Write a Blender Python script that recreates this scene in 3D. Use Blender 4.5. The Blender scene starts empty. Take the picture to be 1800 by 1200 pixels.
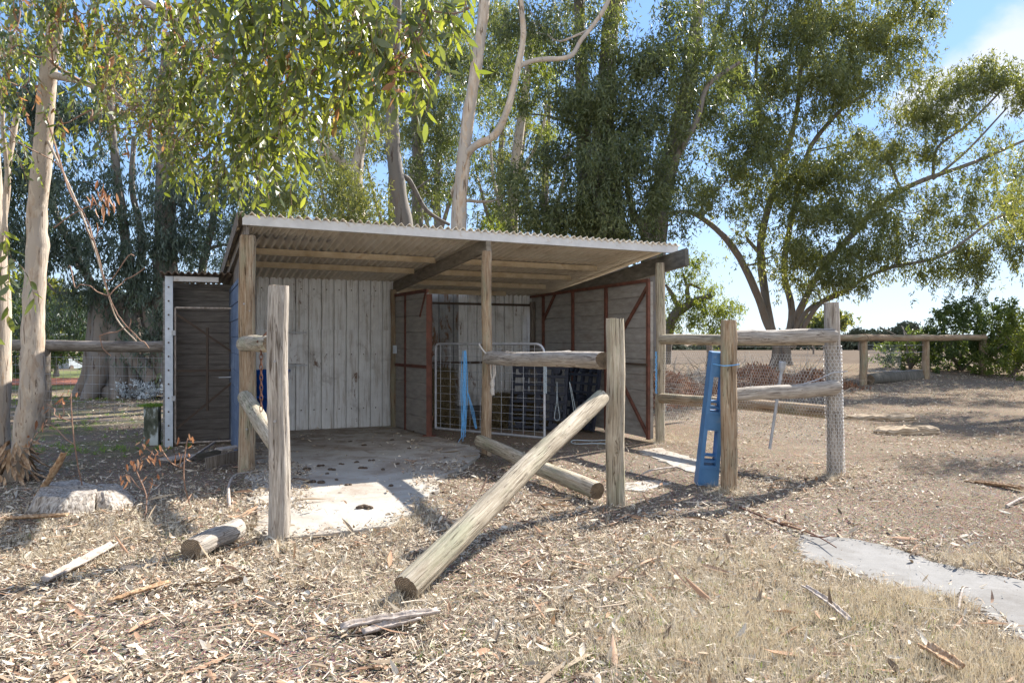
import bpy, math, random, mathutils, mathutils.geometry
import numpy as np
from mathutils import Vector, Matrix, Quaternion
R = math.radians
random.seed(7); rng = np.random.default_rng(11)
sc = bpy.context.scene
# ---------------------------------------------------------------- camera, sky, sun, exposure
H = 1.5; F = 1300.0
cam = bpy.data.objects.new('camera', bpy.data.cameras.new('camera')); sc.collection.objects.link(cam)
cam.location = (0, 0, H); cam.rotation_euler = (R(90), 0, 0)
cam.data.sensor_width = 36; cam.data.lens = 26.0; cam.data.clip_end = 3000; cam.data.clip_start = 0.05
sc.camera = cam
sc.render.engine = 'CYCLES'
sc.render.resolution_x = 1024; sc.render.resolution_y = 682
EL = 36.0; AZ = 45.0            # sun: elevation, azimuth to the right of the view direction
world = bpy.data.worlds.new('World'); sc.world = world; world.use_nodes = True
wn = world.node_tree.nodes; wl = world.node_tree.links
bg = wn['Background']; sky = wn.new('ShaderNodeTexSky'); sky.sky_type = 'NISHITA'; sky.sun_disc = False
sky.sun_elevation = R(EL); sky.sun_rotation = R(AZ); sky.air_density = 1.0; sky.dust_density = 0.1; sky.ozone_density = 1.5
bg.inputs['Strength'].default_value = 0.15
def clouds():
    tc = wn.new('ShaderNodeTexCoord')
    mp = wn.new('ShaderNodeMapping'); mp.inputs['Scale'].default_value = (2.4, 2.4, 3.6); wl.new(tc.outputs['Generated'], mp.inputs['Vector'])
    n = wn.new('ShaderNodeTexNoise'); n.inputs['Scale'].default_value = 2.6; n.inputs['Detail'].default_value = 9; n.inputs['Roughness'].default_value = .55
    wl.new(mp.outputs['Vector'], n.inputs['Vector'])
    tot = None
    # soft cloud banks at given sky directions (a direction, its spread)
    for (dx, dz, sp, amp) in ((.69, .37, .062, .5), (.60, .345, .045, .42), (.545, .335, .06, .36), (.50, .27, .07, .2), (.60, .20, .08, .26), (-.36, .15, .2, .2), (-.05, .12, .3, .12)):
        d = Vector((dx, 1, dz)).normalized()
        v = wn.new('ShaderNodeVectorMath'); v.operation = 'DISTANCE'; wl.new(tc.outputs['Generated'], v.inputs[0]); v.inputs[1].default_value = d
        m = wn.new('ShaderNodeMapRange'); m.interpolation_type = 'SMOOTHSTEP'; wl.new(v.outputs['Value'], m.inputs['Value'])
        m.inputs['From Min'].default_value = sp * 1.6; m.inputs['From Max'].default_value = 0; m.inputs['To Min'].default_value = 0; m.inputs['To Max'].default_value = amp
        if tot is None: tot = m.outputs['Result']
        else:
            a = wn.new('ShaderNodeMath'); a.operation = 'MAXIMUM'; wl.new(tot, a.inputs[0]); wl.new(m.outputs['Result'], a.inputs[1]); tot = a.outputs[0]
    a = wn.new('ShaderNodeMath'); a.operation = 'ADD'; wl.new(n.outputs['Fac'], a.inputs[0]); wl.new(tot, a.inputs[1])
    # unseen bright cloud bank added behind the camera as fill for the shed
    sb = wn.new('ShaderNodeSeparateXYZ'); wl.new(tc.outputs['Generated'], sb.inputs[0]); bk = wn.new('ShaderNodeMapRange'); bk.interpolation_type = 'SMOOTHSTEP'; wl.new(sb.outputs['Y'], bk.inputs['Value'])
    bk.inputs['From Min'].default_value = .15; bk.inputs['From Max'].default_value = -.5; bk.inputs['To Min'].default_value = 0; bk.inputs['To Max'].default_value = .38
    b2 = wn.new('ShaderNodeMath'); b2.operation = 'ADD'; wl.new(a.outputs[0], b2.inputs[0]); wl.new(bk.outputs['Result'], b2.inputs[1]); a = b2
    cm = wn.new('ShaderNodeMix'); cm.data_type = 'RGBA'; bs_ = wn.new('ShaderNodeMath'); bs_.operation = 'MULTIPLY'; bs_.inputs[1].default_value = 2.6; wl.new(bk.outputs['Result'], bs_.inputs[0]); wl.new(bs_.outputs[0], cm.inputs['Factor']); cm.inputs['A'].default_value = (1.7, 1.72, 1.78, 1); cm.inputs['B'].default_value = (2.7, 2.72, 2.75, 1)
    r = wn.new('ShaderNodeMapRange'); r.interpolation_type = 'SMOOTHSTEP'; wl.new(a.outputs[0], r.inputs['Value'])
    r.inputs['From Min'].default_value = .68; r.inputs['From Max'].default_value = .95; r.inputs['To Max'].default_value = .8
    mx = wn.new('ShaderNodeMix'); mx.data_type = 'RGBA'; wl.new(r.outputs['Result'], mx.inputs['Factor'])
    sc1 = wn.new('ShaderNodeVectorMath'); sc1.operation = 'MULTIPLY_ADD'; wl.new(sky.outputs['Color'], sc1.inputs[0]); sc1.inputs[1].default_value = (.36, .31, .25); sc1.inputs[2].default_value = (1, 1, 1)
    dv_ = wn.new('ShaderNodeVectorMath'); dv_.operation = 'DIVIDE'; wl.new(sky.outputs['Color'], dv_.inputs[0]); wl.new(sc1.outputs[0], dv_.inputs[1])
    # deeper blue away from the horizon
    sz = wn.new('ShaderNodeSeparateXYZ'); wl.new(tc.outputs['Generated'], sz.inputs[0])
    cr_ = wn.new('ShaderNodeValToRGB'); e_ = cr_.color_ramp.elements; e_[0].position = .02; e_[0].color = (.72, .76, .79, 1); e_[1].position = .5; e_[1].color = (.46, .62, .86, 1)
    ee = e_.new(.24); ee.color = (.50, .64, .83, 1); wl.new(sz.outputs['Z'], cr_.inputs['Fac'])
    mt_ = wn.new('ShaderNodeVectorMath'); mt_.operation = 'MULTIPLY'; wl.new(dv_.outputs[0], mt_.inputs[0]); wl.new(cr_.outputs['Color'], mt_.inputs[1])
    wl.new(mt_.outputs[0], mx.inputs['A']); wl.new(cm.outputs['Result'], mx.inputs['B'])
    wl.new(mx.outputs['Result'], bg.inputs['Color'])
clouds()
sun = bpy.data.objects.new('sun', bpy.data.lights.new('sun', 'SUN')); sc.collection.objects.link(sun)
sun.data.energy = 3.3; sun.data.angle = R(.55); sun.data.color = (1, .945, .865)
sd = Vector((math.cos(R(EL)) * math.sin(R(AZ)), math.cos(R(EL)) * math.cos(R(AZ)), math.sin(R(EL))))
sun.rotation_euler = sd.to_track_quat('Z', 'Y').to_euler(); sun.location = sd * 60
vs = sc.view_settings; vs.view_transform = 'Standard'; vs.look = 'None'; vs.exposure = 2.08; vs.gamma = 1; vs.use_curve_mapping = False
sc.cycles.max_bounces = 8; sc.cycles.diffuse_bounces = 4; sc.cycles.transparent_max_bounces = 8

# ---------------------------------------------------------------- helpers
def W(px, py, Y): return np.array(((px - 900) / F * Y, Y, H - (py - 600) / F * Y))
def G(px, py): Y = F * H / (py - 600); return np.array(((px - 900) / F * Y, Y, 0.))
def sstep(a, b, x): t = np.clip((x - a) / (b - a), 0, 1); return t * t * (3 - 2 * t)
_ph = rng.uniform(0, 6.28, (14, 2)); _fr = rng.uniform(.5, 1.0, (14, 2))
def bumps(x, y):
    z = 0
    for i in range(14):
        k = .5 * 1.42 ** i
        z = z + np.sin(x * k * _fr[i, 0] + y * k * .6 * _fr[i, 1] * (-1) ** i + _ph[i, 0]) * np.sin(y * k * _fr[i, 1] + _ph[i, 1]) / k ** .9
    return z
def gh(x, y):
    """ground height"""
    x = np.asarray(x, float); y = np.asarray(y, float)
    z = .62 * np.exp(-((y - 29) / 7.) ** 2) * sstep(1, 6, x)
    z = z - 3.2 * np.clip((y - 60) / 340, 0, 1)
    flat = 1 - .8 * sstep(1.2, .2, np.abs(x + 2.4)) * sstep(5.2, 6, y) * sstep(13.5, 12.5, y)
    z = z + bumps(x, y) * .010 * flat * sstep(70, 30, y) - .004
    return z
class MB:
    def __init__(s): s.v = []; s.t = []; s.q = []; s.n = 0
    def add(s, V, Fc, mi=0, rnd=None):
        V = np.asarray(V, float).reshape(-1, 3); Fc = np.asarray(Fc, int)
        if len(Fc) == 0: return
        s.v.append(V); r = np.full(len(Fc), .5) if rnd is None else np.asarray(rnd, float)
        (s.t if Fc.shape[1] == 3 else s.q).append((Fc + s.n, np.full(len(Fc), mi), r)); s.n += len(V)
    def add2(s, V, T, Q, rt, rq, mi=0):
        s.v.append(V); s.t.append((T + s.n, np.full(len(T), mi), rt)); s.q.append((Q + s.n, np.full(len(Q), mi), rq)); s.n += len(V)
    def box(s, c, d, Rm=None, mi=0, rnd=None):
        x, y, z = np.array(d) / 2.
        V = np.array([(a, b, e) for a in (-x, x) for b in (-y, y) for e in (-z, z)])
        if Rm is not None: V = V @ np.array(Rm).T
        s.add(V + np.array(c), [(0, 1, 3, 2), (4, 6, 7, 5), (0, 4, 5, 1), (2, 3, 7, 6), (0, 2, 6, 4), (1, 5, 7, 3)], mi, None if rnd is None else [rnd] * 6)
    def beam(s, p0, p1, w, h, mi=0, up=(0, 0, 1)):
        """bar of width w and height h from p0 to p1 (centre line)"""
        p0 = np.array(p0, float); p1 = np.array(p1, float); d = p1 - p0; L = np.linalg.norm(d); d = d / L
        a = np.cross(d, up); a /= np.linalg.norm(a); b = np.cross(a, d)
        s.box((p0 + p1) / 2, (L, w, h), np.array([d, -a, b]).T, mi)
    def tube(s, pts, rad, n=8, cap=True, mi=0, jit=0, rnd=None):
        P = np.array(pts, float); m = len(P); rad = np.full(m, rad) if np.isscalar(rad) else np.array(rad, float)
        T = np.gradient(P, axis=0); T /= np.linalg.norm(T, axis=1)[:, None] + 1e-9
        a = np.cross(T[0], (0, 0, 1) if abs(T[0][2]) < .9 else (1, 0, 0)); a /= np.linalg.norm(a)
        th = np.arange(n) * 2 * np.pi / n; V = []
        for i in range(m):
            a = a - T[i] * a.dot(T[i]); a /= np.linalg.norm(a); b = np.cross(T[i], a)
            rr = rad[i] * (1 + (rng.normal(0, jit, n) if jit else 0))
            V.append(P[i] + (np.cos(th) * rr)[:, None] * a + (np.sin(th) * rr)[:, None] * b)
        V = np.concatenate(V); i = np.arange(m - 1)[:, None] * n; j = np.arange(n)[None]; k = (j + 1) % n
        Q = np.stack([i + j, i + k, i + n + k, i + n + j], -1).reshape(-1, 4)
        s.add(V, Q, mi, None if rnd is None else np.full(len(Q), rnd))
        if cap and n > 2:
            for (o, c, fl) in ((0, P[0], 1), ((m - 1) * n, P[-1], 0)):
                Vc = np.vstack([V[o:o + n], c]); Tt = np.array([(b, a, n) if fl else (a, b, n) for a, b in zip(range(n), [(q + 1) % n for q in range(n)])])
                s.add(Vc, Tt, mi, None if rnd is None else np.full(len(Tt), rnd))
    def build(s, name, mats, parent=None, smooth=False, origin=None, rndattr=False):
        V = np.concatenate(s.v)
        off = np.zeros(3)
        if parent is not None: off = np.array(parent['_b'])
        elif origin is not None: off = np.array(origin, float)
        V = V - off
        me = bpy.data.meshes.new(name)
        T = np.concatenate([a[0] for a in s.t]) if s.t else np.zeros((0, 3), int); Q = np.concatenate([a[0] for a in s.q]) if s.q else np.zeros((0, 4), int)
        mi = np.concatenate([a[1] for a in s.t] + [a[1] for a in s.q]); rr = np.concatenate([a[2] for a in s.t] + [a[2] for a in s.q])
        me.vertices.add(len(V)); me.vertices.foreach_set('co', V.astype(np.float32).ravel())
        me.loops.add(len(T) * 3 + len(Q) * 4); me.loops.foreach_set('vertex_index', np.concatenate([T.ravel(), Q.ravel()]).astype(np.int32))
        me.polygons.add(len(T) + len(Q))
        me.polygons.foreach_set('loop_start', np.concatenate([np.arange(len(T)) * 3, len(T) * 3 + np.arange(len(Q)) * 4]).astype(np.int32))
        me.polygons.foreach_set('material_index', mi.astype(np.int32))
        me.polygons.foreach_set('use_smooth', np.full(len(T) + len(Q), bool(smooth)))
        if rndattr:
            at = me.attributes.new('rnd', 'FLOAT', 'FACE'); at.data.foreach_set('value', rr.astype(np.float32))
        me.update(calc_edges=True)
        for m in (mats if isinstance(mats, (list, tuple)) else [mats]): me.materials.append(m)
        o = bpy.data.objects.new(name, me); sc.collection.objects.link(o)
        if parent is not None: o.parent = parent
        else: o.location = off
        return o
ALL = []
def tag(o, label=None, cat=None, group=None, kind=None):
    if label: o['label'] = label
    if cat: o['category'] = cat
    if group: o['group'] = group
    if kind: o['kind'] = kind
    return o
def thing(name, label, cat, loc, group=None):
    o = bpy.data.objects.new(name, None); sc.collection.objects.link(o); o.location = tuple(loc); o.empty_display_size = .1
    o['_b'] = [float(v) for v in loc]; ALL.append(o)
    return tag(o, label, cat, group)
def vnoise(n, s): return rng.normal(0, s, (n, 3))
def unit(a): return a / (np.linalg.norm(a, axis=-1, keepdims=True) + 1e-9)
# ---- leaf batches
def leaves(mb, P, D, N, L, Wd, curl, fold, rnd, mi=0):
    n = len(P); D = unit(D); N = unit(N - D * (N * D).sum(1)[:, None]); S = np.cross(D, N)
    ts = (0, .22, .52, .8, 1.); ws = (0, .78, 1., .55, 0)
    c = lambda t: P + D * (L * t)[:, None] + N * (curl * L * t * t)[:, None]
    vs_ = [c(0)]
    for t, w in zip(ts[1:4], ws[1:4]):
        m = c(t); e = S * (Wd * .5 * w)[:, None]; f = N * (fold * Wd * w)[:, None]
        vs_ += [m - e + f, m, m + e + f]
    vs_.append(c(1))
    V = np.stack(vs_, 1).reshape(-1, 3); b = (np.arange(n) * 11)[:, None, None]
    T = np.array([(0, 2, 1), (0, 3, 2), (7, 8, 10), (8, 9, 10)])[None] + b
    Q = np.array([(1, 2, 5, 4), (2, 3, 6, 5), (4, 5, 8, 7), (5, 6, 9, 8)])[None] + b
    mb.add2(V, T.reshape(-1, 3), Q.reshape(-1, 4), np.repeat(rnd, 4), np.repeat(rnd, 4), mi)
def diamonds(mb, P, D, N, L, Wd, rnd, mi=0):
    n = len(P); D = unit(D); S = unit(np.cross(D, N)); N = np.cross(S, D)
    V = np.stack([P, P + D * (L * .45)[:, None] + S * (Wd * .5)[:, None] + N * (Wd * .2)[:, None], P + D * L[:, None], P + D * (L * .45)[:, None] - S * (Wd * .5)[:, None] + N * (Wd * .2)[:, None]], 1).reshape(-1, 3)
    b = (np.arange(n) * 4)[:, None, None]; T = np.array([(0, 1, 2), (0, 2, 3)])[None] + b
    mb.add(V, T.reshape(-1, 3), mi, np.repeat(rnd, 2))
def strips(mb, P, D, L, Wd, rnd, lift=0.0, mi=0):
    """thin flat three sided sticks / blades"""
    n = len(P); D = unit(D); S = unit(np.cross(D, (0, 0, 1.)) + vnoise(n, .3)); U = np.cross(S, D)
    a = P; m = P + D * (L * .5)[:, None] + U * (L * lift)[:, None]; e = P + D * L[:, None]
    h = (Wd * .5)[:, None]
    V = np.stack([a - S * h, a + S * h, m + S * h, m - S * h, e + S * h * .4, e - S * h * .4], 1).reshape(-1, 3)
    b = (np.arange(n) * 6)[:, None, None]; Q = np.array([(0, 1, 2, 3), (3, 2, 4, 5)])[None] + b
    mb.add(V, Q.reshape(-1, 4), mi, np.repeat(rnd, 2))

# ---------------------------------------------------------------- materials
def ramp(nt, src, stops, interp='LINEAR'):
    r = nt.nodes.new('ShaderNodeValToRGB'); r.color_ramp.interpolation = interp; e = r.color_ramp.elements
    while len(e) < len(stops): e.new(.5)
    for el, (p, c) in zip(e, stops): el.position = p; el.color = (c[0], c[1], c[2], 1) if not np.isscalar(c) else (c, c, c, 1)
    nt.links.new(src, r.inputs['Fac']); return r.outputs['Color']
def newmat(name, rough=.85, spec=.25):
    m = bpy.data.materials.new(name); m.use_nodes = True; nt = m.node_tree; b = nt.nodes['Principled BSDF']
    b.inputs['Roughness'].default_value = rough; b.inputs['Specular IOR Level'].default_value = spec
    return m, nt, b
def coords(nt, scale=(1, 1, 1), rot=(0, 0, 0), kind='Object'):
    tc = nt.nodes.new('ShaderNodeTexCoord'); mp = nt.nodes.new('ShaderNodeMapping'); mp.inputs['Scale'].default_value = scale; mp.inputs['Rotation'].default_value = rot
    nt.links.new(tc.outputs[kind], mp.inputs['Vector']); return mp.outputs['Vector']
def noise(nt, vec, scale, detail=6, rough=.6, dist=0):
    n = nt.nodes.new('ShaderNodeTexNoise'); n.inputs['Scale'].default_value = scale; n.inputs['Detail'].default_value = detail; n.inputs['Roughness'].default_value = rough; n.inputs['Distortion'].default_value = dist
    if vec is not None: nt.links.new(vec, n.inputs['Vector'])
    return n.outputs['Fac']
def mixc(nt, fac, a, b, mode='MIX'):
    m = nt.nodes.new('ShaderNodeMix'); m.data_type = 'RGBA'; m.blend_type = mode
    for k, v in (('Factor', fac), ('A', a), ('B', b)):
        if hasattr(v, 'is_linked') or isinstance(v, bpy.types.NodeSocket): nt.links.new(v, m.inputs[k])
        elif k == 'Factor': m.inputs[k].default_value = v
        else: m.inputs[k].default_value = (v[0], v[1], v[2], 1)
    return m.outputs['Result']
def bump(nt, b, h, strength=.4, dist=.01):
    n = nt.nodes.new('ShaderNodeBump'); n.inputs['Strength'].default_value = strength; n.inputs['Distance'].default_value = dist
    nt.links.new(h, n.inputs['Height']); nt.links.new(n.outputs['Normal'], b.inputs['Normal'])
def objrand(nt):
    o = nt.nodes.new('ShaderNodeObjectInfo'); return o.outputs['Random']
def noisemat(name, stops, scale=6, stretch=(1, 1, 1), rough=.85, bs=.4, bd=.01, stops2=None, scale2=1.2, mask=(.55, .7), detail=8, spec=.25, stretch2=(1, 1, 1)):
    m, nt, b = newmat(name, rough, spec); v = coords(nt, stretch); n = noise(nt, v, scale, detail)
    c = ramp(nt, n, stops)
    if stops2:
        v2 = coords(nt, stretch2); n2 = noise(nt, v2, scale2, 7, .6, .3); f = ramp(nt, n2, [(mask[0], 0), (mask[1], 1)]); c = mixc(nt, f, c, ramp(nt, n, stops2))
    nt.links.new(c, b.inputs['Base Color']); bump(nt, b, n, bs, bd); return m
def rndmat(name, stops, rough=.7, spec=.3, trans=None, tw=.4, var=.0, interp='LINEAR'):
    """colour picked by a per leaf random number; optional light passing through"""
    m, nt, b = newmat(name, rough, spec); a = nt.nodes.new('ShaderNodeAttribute'); a.attribute_name = 'rnd'
    c = ramp(nt, a.outputs['Fac'], stops, interp)
    if var: c = mixc(nt, var, c, ramp(nt, noise(nt, coords(nt), 60, 4), [(.35, (.1, .07, .05)), (.6, (.9, .85, .8))]), 'MULTIPLY')
    nt.links.new(c, b.inputs['Base Color'])
    if trans:
        t = nt.nodes.new('ShaderNodeBsdfTranslucent'); mx = nt.nodes.new('ShaderNodeMixShader'); mx.inputs['Fac'].default_value = tw
        tc = ramp(nt, a.outputs['Fac'], trans); nt.links.new(tc, t.inputs['Color'])
        nt.links.new(b.outputs[0], mx.inputs[1]); nt.links.new(t.outputs[0], mx.inputs[2]); nt.links.new(mx.outputs[0], nt.nodes['Material Output'].inputs['Surface'])
    return m
# weathered round timber (grain along local Z)
def timber(name, dark, mid, light, green=None):
    m, nt, b = newmat(name, .9, .15)
    o = nt.nodes.new('ShaderNodeObjectInfo'); tc = nt.nodes.new('ShaderNodeTexCoord')
    ad = nt.nodes.new('ShaderNodeVectorMath'); ad.operation = 'MULTIPLY_ADD'; cb = nt.nodes.new('ShaderNodeCombineXYZ')
    for k in range(3): nt.links.new(o.outputs['Random'], cb.inputs[k])
    nt.links.new(cb.outputs[0], ad.inputs[0]); ad.inputs[1].default_value = (13, 7, 31); nt.links.new(tc.outputs['Object'], ad.inputs[2])
    def mp(s):
        q = nt.nodes.new('ShaderNodeMapping'); q.inputs['Scale'].default_value = s; nt.links.new(ad.outputs[0], q.inputs['Vector']); return q.outputs['Vector']
    g = noise(nt, mp((26, 26, 1.3)), 3.0, 9, .65, .6)
    c = ramp(nt, g, [(.3, dark), (.46, mid), (.62, light), (.8, tuple(min(1, x * 1.15) for x in light))])
    big = noise(nt, mp((3, 3, 1.6)), 1.5, 5); c = mixc(nt, ramp(nt, big, [(.42, 0), (.62, .65)]), c, mixc(nt, .6, c, dark))
    if green: c = mixc(nt, ramp(nt, noise(nt, mp((5, 5, 1.2)), 1.3, 5), [(.5, 0), (.66, .55)]), c, green)
    ck = noise(nt, mp((14, 14, .35)), 2.2, 3, .5, .8); crack = ramp(nt, ck, [(.476, 1), (.5, 0), (.524, 1)])
    msk = ramp(nt, noise(nt, mp((2, 2, 1)), 2, 3), [(.44, 1), (.52, 0)])
    mm = nt.nodes.new('ShaderNodeMath'); mm.operation = 'MAXIMUM'; nt.links.new(crack, mm.inputs[0]); nt.links.new(msk, mm.inputs[1])
    c = mixc(nt, 1, c, mixc(nt, mm.outputs[0], (.25, .2, .16), (1, 1, 1)), 'MULTIPLY')
    v = nt.nodes.new('ShaderNodeTexVoronoi'); v.inputs['Scale'].default_value = 1; nt.links.new(mp((22, 22, 7)), v.inputs['Vector'])
    c = mixc(nt, ramp(nt, v.outputs['Distance'], [(.05, .75), (.11, 0)]), c, (.1, .07, .05))
    nt.links.new(c, b.inputs['Base Color'])
    hh = nt.nodes.new('ShaderNodeMath'); hh.operation = 'MULTIPLY'; nt.links.new(g, hh.inputs[0]); nt.links.new(mm.outputs[0], hh.inputs[1])
    bump(nt, b, hh.outputs[0], .75, .012); return m
MT = {}
MT['log'] = timber('log', (.2, .16, .11), (.4, .34, .25), (.56, .49, .38), (.3, .31, .2))
MT['log_grey'] = timber('log_grey', (.19, .165, .14), (.36, .32, .27), (.52, .47, .41))
MT['log_brown'] = timber('log_brown', (.16, .1, .06), (.34, .24, .15), (.45, .37, .27), (.24, .27, .19))
MT['old_timber'] = timber('old_timber', (.1, .08, .06), (.2, .17, .14), (.3, .26, .22))
def endgrain():
    m, nt, b = newmat('end_grain', .95, .1); tc = nt.nodes.new('ShaderNodeTexCoord')
    w = nt.nodes.new('ShaderNodeTexWave'); w.wave_type = 'RINGS'; w.rings_direction = 'Z'; w.inputs['Scale'].default_value = 28; w.inputs['Distortion'].default_value = 3; w.inputs['Detail'].default_value = 4
    nt.links.new(tc.outputs['Object'], w.inputs['Vector']); c = ramp(nt, w.outputs['Fac'], [(.1, (.13, .09, .06)), (.8, (.33, .26, .18))])
    nt.links.new(mixc(nt, ramp(nt, noise(nt, coords(nt), 9), [(.4, 0), (.65, .8)]), c, (.1, .08, .06)), b.inputs['Base Color']); bump(nt, b, w.outputs['Fac'], .5, .006); return m
MT['end'] = endgrain()
MT['red_steel'] = noisemat('red_oxide_steel', [(.3, (.1, .045, .033)), (.6, (.19, .08, .055))], 9, rough=.75, bs=.3, bd=.004, stops2=[(.3, (.09, .05, .04)), (.7, (.15, .08, .05))], scale2=3)
MT['galv'] = noisemat('galvanised_steel', [(.3, (.33, .34, .35)), (.7, (.5, .51, .53))], 12, rough=.5, bs=.1, bd=.002, spec=.5)
MT['galv'].node_tree.nodes['Principled BSDF'].inputs['Metallic'].default_value = .35
MT['wire'] = noisemat('bright_wire', [(.3, (.55, .55, .54)), (.7, (.75, .75, .74))], 12, rough=.4, bs=0, spec=.8)
MT['rust'] = noisemat('rusty_iron', [(.3, (.08, .04, .03)), (.7, (.2, .1, .065))], 40, rough=.9)
MT['blue_plastic'] = noisemat('blue_plastic', [(.3, (.055, .16, .33)), (.7, (.085, .21, .4))], 4, rough=.45, bs=.05, spec=.4, stops2=[(.3, (.13, .21, .32)), (.7, (.2, .28, .38))], scale2=5)
MT['blue_feed'] = noisemat('dark_blue_plastic', [(.3, (.01, .07, .32)), (.7, (.015, .1, .42))], 4, rough=.4, bs=.05, spec=.4)
MT['blue_twine'] = noisemat('blue_twine', [(.3, (.1, .33, .62)), (.7, (.2, .48, .8))], 50, rough=.7)
MT['pale_rope'] = noisemat('pale_rope', [(.3, (.42, .38, .33)), (.7, (.62, .58, .52))], 120, rough=.9, bs=.8, bd=.003)
MT['grey_rope'] = noisemat('grey_rope', [(.3, (.35, .42, .45)), (.7, (.55, .62, .65))], 60, rough=.8)
MT['black_plastic'] = noisemat('black_plastic', [(.3, (.018, .022, .035)), (.7, (.035, .04, .06))], 10, rough=.5, bs=.1, spec=.4)
MT['hay'] = noisemat('hay', [(.3, (.08, .06, .03)), (.5, (.17, .13, .07)), (.7, (.28, .22, .13))], 24, (1, 1, 3), rough=1, bs=1, bd=.04)
def ribwall():
    m, nt, b = newmat('weathered_white_steel', .6, .3)
    n = noise(nt, coords(nt), 5, 8); c = ramp(nt, n, [(.3, (.72, .71, .69)), (.55, (.82, .82, .8)), (.75, (.86, .86, .85))])
    streak = noise(nt, coords(nt, (13, 13, .9)), 1.6, 8, .65); c = mixc(nt, ramp(nt, streak, [(.5, 0), (.7, .75)]), c, (.3, .24, .17))
    blot = noise(nt, coords(nt, (1, 1, 1)), 2.1, 9, .7, .4); c = mixc(nt, ramp(nt, blot, [(.56, 0), (.66, .5)]), c, (.3, .27, .24))
    rust = noise(nt, coords(nt, (1.6, 1.6, .7)), 2.7, 10, .72, .5); c = mixc(nt, ramp(nt, rust, [(.61, 0), (.66, .9)]), c, (.17, .085, .04))
    nt.links.new(c, b.inputs['Base Color']); bump(nt, b, blot, .15, .004); return m
MT['rib'] = ribwall()
def ribwall2():
    m, nt, b = newmat('rusted_old_steel', .7, .3)
    c = ramp(nt, noise(nt, coords(nt), 4, 8), [(.3, (.22, .22, .21)), (.7, (.42, .42, .41))])
    c = mixc(nt, ramp(nt, noise(nt, coords(nt, (2.4, 2.4, .6)), 1.9, 9, .7, .5), [(.5, 0), (.56, .95)]), c, ramp(nt, noise(nt, coords(nt), 14, 6), [(.3, (.1, .05, .025)), (.7, (.24, .12, .05))]))
    nt.links.new(c, b.inputs['Base Color']); return m
MT['rib_rust'] = ribwall2()
MT['board'] = noisemat('grey_fibro_board', [(.3, (.28, .26, .235)), (.55, (.38, .355, .32)), (.75, (.47, .44, .4))], 4, (1, 1, 5), rough=.9, bs=.3, bd=.004, stops2=[(.3, (.24, .21, .18)), (.7, (.34, .3, .26))], scale2=1.4, stretch2=(1, 1, 2.5))
MT['dark_board'] = noisemat('dark_stained_board', [(.3, (.13, .12, .11)), (.55, (.24, .225, .205)), (.75, (.35, .33, .3))], 4, (1, 1, 7), rough=.9, bs=.4, bd=.005)
MT['blue_wall'] = noisemat('blue_painted_board', [(.3, (.075, .105, .165)), (.7, (.11, .15, .22))], 5, (1, 1, 4), rough=.7, bs=.3, bd=.004, stops2=[(.3, (.2, .25, .33)), (.7, (.26, .31, .38))], scale2=2, mask=(.5, .75))
MT['roof'] = noisemat('tan_roof_sheet', [(.3, (.62, .54, .41)), (.55, (.75, .67, .54)), (.75, (.8, .74, .62))], 3, (1, 1, 1), rough=.8, bs=.15, stops2=[(.3, (.46, .36, .24)), (.7, (.6, .5, .36))], scale2=2.2, mask=(.58, .75))
MT['purlin'] = noisemat('cream_steel_purlin', [(.3, (.4, .3, .18)), (.6, (.56, .46, .32)), (.75, (.62, .54, .42))], 5, (1, 1, 1), rough=.7, bs=.1, stops2=[(.3, (.3, .18, .08)), (.7, (.4, .27, .14))], scale2=5, mask=(.6, .74))
MT['fascia'] = noisemat('white_fascia', [(.3, (.52, .51, .49)), (.7, (.66, .65, .63))], 6, rough=.6, bs=.1, stops2=[(.3, (.36, .26, .17)), (.7, (.5, .42, .32))], scale2=7, mask=(.62, .72))
MT['lean_roof'] = noisemat('brown_roof_sheet', [(.3, (.15, .11, .08)), (.7, (.28, .22, .17))], 5, rough=.8, bs=.2)
MT['dark_beam'] = noisemat('dark_timber_beam', [(.3, (.075, .07, .06)), (.55, (.13, .12, .1)), (.75, (.19, .18, .16))], 5, (1, 1, 4), rough=.85, bs=.3)
MT['beam'] = noisemat('grey_timber_beam', [(.3, (.15, .125, .09)), (.55, (.24, .205, .16)), (.75, (.33, .29, .23))], 5, (1, 1, 4), rough=.85, bs=.3)
MT['white_paint'] = noisemat('pale_blue_white_paint', [(.3, (.5, .56, .62)), (.7, (.68, .73, .78))], 8, rough=.5, bs=.1)
def concrete(name, a, b_, stain):
    m, nt, b = newmat(name, .9, .2); c = ramp(nt, noise(nt, coords(nt), 3, 10, .65), [(.3, a), (.7, b_)])
    c = mixc(nt, ramp(nt, noise(nt, coords(nt), 1.1, 9, .7, .5), [(.48, 0), (.66, .75)]), c, stain)
    f = noise(nt, coords(nt), 130, 3); c = mixc(nt, .35, c, ramp(nt, f, [(.35, .55), (.6, 1)]), 'MULTIPLY')
    nt.links.new(c, b.inputs['Base Color']); bump(nt, b, f, .2, .003); return m
MT['slab'] = concrete('slab_concrete', (.36, .33, .28), (.48, .45, .4), (.24, .18, .13))
_nt = MT['slab'].node_tree; _b = _nt.nodes['Principled BSDF']; _src = _b.inputs['Base Color'].links[0].from_socket
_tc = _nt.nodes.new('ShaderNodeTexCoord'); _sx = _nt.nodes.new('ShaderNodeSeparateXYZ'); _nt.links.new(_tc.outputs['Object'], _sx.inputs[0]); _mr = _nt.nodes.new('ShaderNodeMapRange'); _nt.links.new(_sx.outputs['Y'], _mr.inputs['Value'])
_mr.inputs['From Min'].default_value = 7.6; _mr.inputs['From Max'].default_value = 10.6; _mr.inputs['To Min'].default_value = -.1; _mr.inputs['To Max'].default_value = .05
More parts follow.
